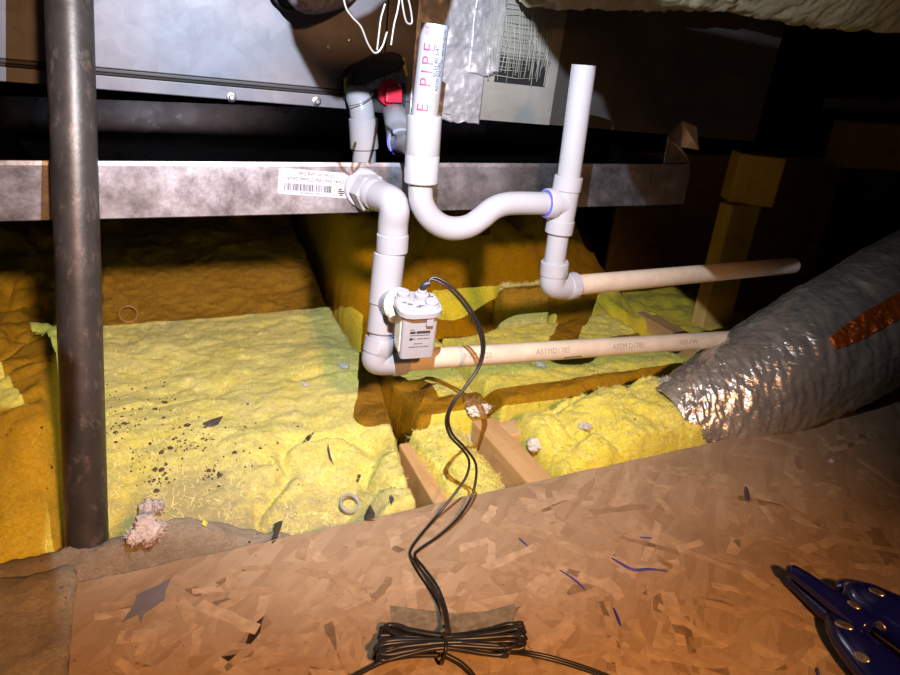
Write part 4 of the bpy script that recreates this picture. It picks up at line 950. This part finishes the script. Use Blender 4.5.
# ================================================================== LINE SET AND WIRES
ls = sweep('refrigerant_line', [V(300, -120, y=0.78), V(300, -50, y=0.80), V(304, -14, y=0.82), V(318, -10, y=0.84), V(338, -16, y=0.87), V(352, -30, y=0.893)], 0.024, MT['felt'], None, 24, n=8)
tag(ls, 'grey-black foam covered refrigerant line at the top edge', 'refrigerant line')
wy = 0.50
for pts, lb in (([(340, -25), (345, 5), (352, 17), (361, 27), (368, 44), (375, 53), (382, 47), (387, 32)], 'thick pale wire bent in a hook above the port'),
                ([(385, 4), (381, 18), (379, 33), (377, 50)], 'short pale wire end standing above the hook'),
                ([(402, -20), (398, 8), (394, 25), (391, 45)], 'straight pale wire hanging right of the hook'),
                ([(400, -15), (403, 8), (406, 21), (410, 24), (412, 20), (409, 2), (402, -15)], 'thin looped pale wire at far right of the wires')):
    o = sweep('thermostat_wire', [V(u, v, y=wy) for u, v in pts], 0.00075, MT['wire'], None, 8, n=7); tag(o, lb, 'wire', 'loose wires above the drain port')
o = sweep('black_cable', [V(262, -60, y=0.87), V(272, -10, y=0.875), V(280, 4, y=0.878), V(288, 9, y=0.88), V(300, 8, y=0.88)], 0.003, MT['black'], None, 10, n=7); tag(o, 'black cable curling beside the refrigerant line', 'cable')

# ================================================================== POST AND LUMBER AT THE BACK RIGHT
pb0 = V(712, 330, y=1.06); pt0 = V(746, 205, y=1.06)
o = box('wood_post', (0.086, 0.038, 0.62), ((pb0.x + pt0.x) / 2, 1.075, pt0.z - 0.31), (0, 0.02, 0.0), MT['post'], None, 0.004); tag(o, 'pine post standing behind the upper drain pipe', 'post')
bc_ = V(762, 177, y=1.06); o = box('wood_block', (0.095, 0.075, 0.104), (bc_.x, 1.085, pt0.z + 0.053), (0.0, 0.03, -0.55), MT['post'], None, 0.004); tag(o, 'pine block resting on top of the post', 'lumber')
q = V(885, 148, y=1.35); o = box('wood_header', (0.30, 0.09, 0.13), (q.x + 0.05, 1.40, q.z), (0, 0.0, -0.2), MT['post'], None, 0.004); tag(o, 'dim timber header in the dark behind the duct', 'lumber')
o = box('header_post', (0.089, 0.089, q.z + 0.10), (q.x + 0.05, 1.40, (q.z - 0.065 - 0.165) / 2), (0, 0, -0.2), MT['sheath'], None, 0.004); tag(o, 'dark post under the dim timber header', 'post')
for k, xq in enumerate((0.35, 0.95, 1.55, 2.15)):
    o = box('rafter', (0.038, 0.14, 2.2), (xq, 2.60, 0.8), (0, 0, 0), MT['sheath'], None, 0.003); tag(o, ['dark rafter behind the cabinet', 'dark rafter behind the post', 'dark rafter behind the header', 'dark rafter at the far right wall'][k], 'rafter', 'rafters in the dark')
pw = box('plywood_sheet', (0.85, 0.012, 0.42), (1.75, 1.62, 0.03), (0, 0, -0.1), MT['joist'], None, 0.001); tag(pw, 'dim plywood sheet standing behind the foil duct', 'plywood')

# ================================================================== SMALL THINGS
def ring_obj(name, u, v, R_, r_, mat, label, cat, tiltv=(0.2, -0.5, 0.85), h=0.009):
    c, nrm = ground(u, v); ax_ = Vector(tiltv).normalized(); c = c + ax_ * h; u1, w1 = frame(ax_); bm = bmesh.new(); seg = 40
    rings = []
    for k in range(seg):
        a = 2 * math.pi * k / seg; dirv = u1 * math.cos(a) + w1 * math.sin(a)
        prof = ((R_ - r_, -0.003), (R_, -0.0035), (R_ + 0.0004, 0), (R_, 0.0035), (R_ - r_, 0.003))
        rings.append([bm.verts.new(c + dirv * a_ + ax_ * b_) for a_, b_ in prof])
    for k in range(seg):
        a, b_ = rings[k], rings[(k + 1) % seg]
        for i in range(5): bm.faces.new((a[i], a[(i + 1) % 5], b_[(i + 1) % 5], b_[i]))
    return tag(bmlink(name, bm, mat), label, cat)
ring_obj('pipe_ring', 347, 507, 0.0125, 0.0022, MT['pvc'], 'white plastic ring lying on the batt near the deck edge', 'ring')
ring_obj('pipe_collar', 128, 316, 0.0165, 0.0035, MT['pvc_old'], 'dirty pipe collar sunk in the amber batt', 'ring', (0.1, -0.75, 0.6), 0.012)

def scrap(name, outline, label, cat, mat, group=None, h=0.0012, curl=0.002):
    c, nrm = ground(sum(p[0] for p in outline) / len(outline), sum(p[1] for p in outline) / len(outline))
    pts = []
    for k, (u, v) in enumerate(outline):
        q, _ = ground(u, v); pts.append(Vector((q.x, q.y, q.z + h + (curl if k % 3 == 0 else 0))))
    cen = sum(pts, Vector()) / len(pts) + Vector((0, 0, curl * 0.8)); n = len(pts); bm = bmesh.new()
    t = [bm.verts.new(p) for p in pts]; b_ = [bm.verts.new(p - Vector((0, 0, 0.0008))) for p in pts]; ct = bm.verts.new(cen); cb = bm.verts.new(cen - Vector((0, 0, 0.0008)))
    for i in range(n):
        k = (i + 1) % n; bm.faces.new((t[i], t[k], ct)); bm.faces.new((b_[k], b_[i], cb)); bm.faces.new((t[i], b_[i], b_[k], t[k]))
    return tag(bmlink(name, bm, mat, None, False), label, cat, group)
scrap('paper_scrap', [(171, 579), (166, 590), (164, 601), (150, 610), (144, 614), (141, 623), (138, 615), (122, 623), (133, 607), (137, 596), (148, 590), (158, 586)], 'jagged grey scrap lying on the board at lower left', 'scrap', MT['scrap'], None, 0.001, 0.0003)
g = 'dark scraps on the insulation'
scrap('paper_scrap', [(283, 523), (279, 533), (276, 541), (272, 545), (271, 541), (274, 533), (274, 526), (279, 522)], 'dark curled scrap on insulation at the deck edge', 'scrap', MT['shred'], g)
scrap('paper_scrap', [(370, 506), (375, 514), (374, 521), (366, 522), (364, 517)], 'dark leaf-shaped scrap right of the white ring', 'scrap', MT['shred'], g)
scrap('paper_scrap', [(391, 487), (394, 500), (391, 506), (389, 500)], 'thin dark sliver near the joist edge', 'scrap', MT['shred'], g)
scrap('paper_scrap', [(314, 434), (309, 441), (302, 444), (307, 438)], 'dark shred in the middle of the speckled batt', 'scrap', MT['shred'], g)
scrap('paper_scrap', [(223, 418), (218, 425), (208, 428), (203, 425), (212, 420)], 'brown shred left on the speckled batt', 'scrap', MT['shred'], g)
scrap('paper_scrap', [(361, 477), (358, 483), (356, 482), (358, 476)], 'small dark shred above the white ring', 'scrap', MT['shred'], g)
scrap('paper_scrap', [(437, 385), (428, 388), (420, 390), (428, 385)], 'dark shred on the small batt under the pipe', 'scrap', MT['shred'], g)
scrap('paper_scrap', [(328, 445), (331, 458), (334, 466), (329, 460), (327, 450)], 'thin dark shred right of the middle shred', 'scrap', MT['shred'], g)
scrap('yellow_chip', [(204, 522), (208, 523), (206, 527), (202, 526)], 'bright yellow chip at the foot of the speckled batt', 'chip', MT['yellow'])
tp = scrap('tape_scrap', [(390, 606), (420, 610), (455, 614), (486, 612), (515, 604), (514, 622), (505, 636), (450, 640), (392, 634)], 'grey scuffed tape scrap under the cord bundle', 'tape', MT['stain'], None, 0.0009, 0.0)
# specks of dirt on the big batt: one object, too small to pick apart
rr = random.Random(17); bm = bmesh.new()
cl = [(150, 462, 16, 20), (165, 420, 30, 25), (160, 480, 14, 14), (180, 445, 14, 14), (212, 475, 9, 9), (206, 440, 16, 20), (130, 400, 30, 20), (250, 450, 60, 40), (120, 430, 15, 30)]
for cu, cv, su, sv in cl:
    for _ in range(26 if su < 35 else 34):
        u, v = rr.gauss(cu, su * 0.6), rr.gauss(cv, sv * 0.6)
        if u < 100: continue
        c, nr = ground(u, v); r = rr.uniform(0.0007, 0.0028) * (1.9 if rr.random() < 0.12 else 0.8); n = rr.choice((5, 6))
        ring = [bm.verts.new(c + Vector((r * rr.uniform(.6, 1.2) * math.cos(2 * math.pi * k / n), r * rr.uniform(.6, 1.2) * math.sin(2 * math.pi * k / n), 0.0002))) for k in range(n)]
        tp_ = bm.verts.new(c + Vector((0, 0, 0.0016 + r * 0.4)))
        for k in range(n): bm.faces.new((ring[k], ring[(k + 1) % n], tp_))
o = bmlink('dirt_specks', bm, plain('dirt', (0.075, 0.05, 0.035), 0.9), None, False); tag(o, 'black dirt specks scattered over the speckled batt', 'dirt', None, 'stuff')

# bits on the deck
def shard(name, pts, r, mat, label, cat, group):
    P = [V(u, v, z=0.0015) for u, v in pts]; n = len(P); rad = [r * (0.3 + 0.7 * math.sin(math.pi * (i + 0.5) / (3 * (n - 1) + 1))) for i in range(3 * (n - 1) + 1)]
    bm = bmesh.new(); add_sweep(bm, spline(P, 3), rad, 7, True, 0.6); return tag(bmlink(name, bm, mat), label, cat, group)
gb = 'blue plastic bits on the board'
shard('plastic_bit', [(612, 558), (622, 564), (634, 570), (650, 569), (667, 571)], 0.0019, MT['bluebit'], 'long dark blue plastic sliver on the board middle', 'bit', gb)
shard('plastic_bit', [(560, 570), (575, 580), (586, 590)], 0.0011, MT['bluebit'], 'thin blue sliver left of the long sliver', 'bit', gb)
shard('plastic_bit', [(614, 608), (618, 618), (621, 626)], 0.0013, MT['bluebit'], 'small blue sliver below the long sliver', 'bit', gb)
shard('plastic_bit', [(640, 537), (652, 538)], 0.0010, MT['bluebit'], 'tiny blue bit above the long sliver', 'bit', gb)
shard('plastic_bit', [(519, 538), (528, 546)], 0.0010, MT['bluebit'], 'tiny blue bit near the deck middle left', 'bit', gb)
shard('plastic_bit', [(817, 668), (819, 676)], 0.0016, MT['bluebit'], 'blue bit at the bottom edge by the blue tool', 'bit', gb)
shard('wood_screw', [(746, 487), (747, 494), (748, 502)], 0.0030, plain('purple_screw', (0.16, 0.11, 0.17), 0.35, 0.6), 'dark screw lying on the board at right', 'screw', None)
shard('grit_pebble', [(829, 460), (834, 462)], 0.0048, MT['tuft_pink'], 'pinkish pebble on the board below the duct', 'pebble', None)

# ================================================================== BLUE TOOL
bt = empty('blue_tool', V(850, 620, z=0.0), 'glossy dark blue tool with two prongs and silver dimples', 'tool')
T = lambda u, v, z: V(u, v, z=z)
def blob_sweep(name, pts, rad, mat, parent, flat, n=8, segs=24):
    P = spline(pts, n); m = len(rad); R_ = [np.interp(i / (len(P) - 1) * (m - 1), range(m), rad) for i in range(len(P))]
    bm = bmesh.new(); P = [Vector(p) for p in P]; rings = []
    for i, p in enumerate(P):
        t = (P[min(i + 1, len(P) - 1)] - P[max(i - 1, 0)]).normalized(); s = t.cross(Vector((0, 0, 1))).normalized(); up = s.cross(t)
        rings.append([bm.verts.new(p + s * math.cos(2 * math.pi * k / segs) * R_[i] + up * math.sin(2 * math.pi * k / segs) * R_[i] * flat) for k in range(segs)])
    for a, b_ in zip(rings, rings[1:]):
        for k in range(segs): bm.faces.new((a[k], a[(k + 1) % segs], b_[(k + 1) % segs], b_[k]))
    bm.faces.new(rings[0]); bm.faces.new(rings[-1][::-1]); return bmlink(name, bm, mat, parent, True)
blob_sweep('upper_prong', [T(787, 571, .024), T(792, 571, .025), T(806, 580, .026), T(826, 595, .026), T(846, 610, .026), T(870, 630, .026)], [.002, .0075, .0085, .010, .0125, .013], MT['blue'], bt, 0.85)
blob_sweep('lower_prong', [T(786, 578, .010), T(791, 581, .010), T(806, 594, .010), T(826, 612, .011), T(846, 630, .012), T(870, 655, .013)], [.002, .006, .0075, .009, .011, .012], MT['blue'], bt, 0.85)
blob_sweep('upper_grip', [T(836, 588, .022), T(846, 589, .024), T(862, 598, .026), T(885, 613, .027), T(915, 632, .027), T(960, 662, .027), T(1010, 700, .025), T(1045, 726, .022)], [.006, .013, .021, .026, .028, .028, .022, .008], MT['blue'], bt, 0.72)
blob_sweep('lower_grip', [T(830, 613, .014), T(838, 622, .015), T(850, 638, .016), T(872, 662, .017), T(900, 690, .017), T(930, 715, .017), T(985, 760, .017), T(1010, 785, .016)], [.006, .013, .019, .023, .025, .024, .019, .007], MT['blue'], bt, 0.65)
def dimple(u, v, z, r, rot):
    c = T(u, v, z); d = (CAM - c).normalized(); d = (d + Vector((0, 0, 0.6))).normalized(); u1, w1 = frame(d); bm = bmesh.new(); k = 18; rings = []
    for rr_, h in ((1.0, 0.0), (0.9, 0.0012), (0.6, 0.0016), (0.0, 0.0004)):
        if rr_ == 0: rings.append([bm.verts.new(c + d * h)]); continue
        rings.append([bm.verts.new(c + d * h + (u1 * math.cos(a + rot) * r * rr_ + w1 * math.sin(a + rot) * r * 0.55 * rr_)) for a in [2 * math.pi * i / k for i in range(k)]])
    for a, b_ in zip(rings, rings[1:]):
        for i in range(k):
            if len(b_) == 1: bm.faces.new((a[i], a[(i + 1) % k], b_[0]))
            else: bm.faces.new((a[i], a[(i + 1) % k], b_[(i + 1) % k], b_[i]))
    bmlink('dimple', bm, MT['dimple'], bt)
def blue_hit(u, v):
    dg = bpy.context.evaluated_depsgraph_get(); dr = (RIGHT * (u - 450) + DOWN * (v - 337.5) + FWD * F).normalized(); best = None
    for ch in bt.children:
        if ch.name.startswith('dimple') or ch.type != 'MESH': continue
        off_ = wloc(ch); ok, loc, nr, _ = ch.ray_cast(CAM - off_, dr)
        if ok:
            p = loc + off_; dd = (p - CAM).length
            if best is None or dd < best[0]: best = (dd, p, nr)
    return best
bpy.context.view_layer.update()
for u, v, r in ((854, 605, .0062), (877, 592, .0075), (879, 625, .0066), (844, 625, .0085), (862, 657, .0070)):
    h = blue_hit(u, v)
    if h is None: continue
    c, d = h[1], h[2].normalized(); ax1 = (T(870, 620, 0) - T(840, 600, 0)).normalized(); u1 = (ax1 - d * ax1.dot(d)).normalized(); w1 = d.cross(u1)
    bm = bmesh.new(); k = 18; rings = []
    for q_, hh in ((1.0, -0.001), (0.95, 0.0008), (0.7, 0.0010), (0.0, -0.0002)):
        rings.append([bm.verts.new(c + d * hh)] if q_ == 0 else [bm.verts.new(c + d * hh + u1 * math.cos(2 * math.pi * i / k) * r * q_ + w1 * math.sin(2 * math.pi * i / k) * r * 0.55 * q_) for i in range(k)])
    for a, b_ in zip(rings, rings[1:]):
        for i in range(k):
            if len(b_) == 1: bm.faces.new((a[i], a[(i + 1) % k], b_[0]))
            else: bm.faces.new((a[i], a[(i + 1) % k], b_[(i + 1) % k], b_[i]))
    bmlink('dimple', bm, MT['dimple'], bt)

# ================================================================== LAMPS
wl = empty('work_lamp', LAMP_A + Vector((0, -0.03, 0)), 'hand work lamp above the frame with added light blockers', 'lamp')
adir = (LAMP_A_AIM - LAMP_A).normalized()
lathe('reflector', LAMP_A - adir * 0.05, LAMP_A + adir, [(0, 0), (0, 0.020), (0.030, 0.026), (0.045, 0.030), (0.045, 0.028), (0.030, 0.022), (0.02, 0.0)], MT['lamp'], wl)
def add_beam_blocker(name, poly, q, th):  # unseen sheet added close to the lamp to shape its shadows
    bm = bmesh.new(); k = len(poly); a = [bm.verts.new(LAMP_A + Vector((x, 1, z)) * q) for x, z in poly]; b_ = [bm.verts.new(LAMP_A + Vector((x, 1, z)) * q + Vector((0, th, 0))) for x, z in poly]
    bm.faces.new(a); bm.faces.new(b_[::-1])
    for i in range(k): bm.faces.new((a[i], a[(i + 1) % k], b_[(i + 1) % k], b_[i]))
    return bmlink(name, bm, MT['lamp'], wl, False)
def ray(u, v, y):
    d = V(u, v, y=y) - LAMP_A; return (d.x / d.y, d.z / d.y)
add_beam_blocker('beam_blocker', [ray(478, -90, 0.9), ray(520, 0, 0.9), ray(546, 47, 0.9), ray(568, 76, 0.9), ray(604, 98, 0.9), ray(634, 185, 0.744), ray(706, 275, 0.73), ray(735, 305, 0.74), ray(800, 268, 0.75), ray(838, 244, 0.75), ray(880, 150, 0.75), ray(905, 40, 0.70), ray(760, 14, 0.70), ray(640, -12, 0.72), ray(560, -110, 0.9)], 0.07, 0.0006)  # added blocker, outline cut to throw the right side into shadow
add_beam_blocker('blob_shadow_blocker', [ray(u, v, 0.9) for u, v in ((284, -60), (287, 8), (289, 25), (294, 45), (305, 66), (317, 88), (335, 100), (380, 104), (410, 96), (428, 72), (440, 42), (452, 8), (458, -60), (420, -60), (398, -12), (372, 12), (355, 20), (346, 8), (338, -60))], 0.10, 0.0006)  # added blocker, cut to cast the rounded shadow on the cabinet
poly = [V(u, v, z=0.0) for u, v in ((-160, 436), (10, 436), (34, 446), (46, 480), (52, 560), (58, 620), (56, 650), (52, 720), (-150, 760), (-300, 560))]  # outline of an added blocker that shades the lower left
def aim_pt(p): return LAMP_A + (p - LAMP_A).normalized() * 0.09
bm = bmesh.new(); A = [bm.verts.new(aim_pt(p)) for p in poly]; B = [bm.verts.new(aim_pt(p) + (aim_pt(p) - LAMP_A) * 0.02) for p in poly]
bm.faces.new(A); bm.faces.new(B[::-1])
for i in range(len(poly)): bm.faces.new((A[i], A[(i + 1) % len(poly)], B[(i + 1) % len(poly)], B[i]))
bmesh.ops.triangulate(bm, faces=bm.faces); bmlink('beam_blocker', bm, MT['lamp'], wl, False)
sp = spot('work_light', LAMP_A, LAMP_A_AIM, LAMP_A_POWER, (0.82, 0.88, 1.0), 110, 0.9, 0.0007)
sp.parent = wl; sp.location = LAMP_A - wl.location
sb = spot('warm_bulb', LAMP_B, LAMP_B_AIM, LAMP_B_POWER, (1.0, 0.46, 0.17), 76, 0.9, 0.03)
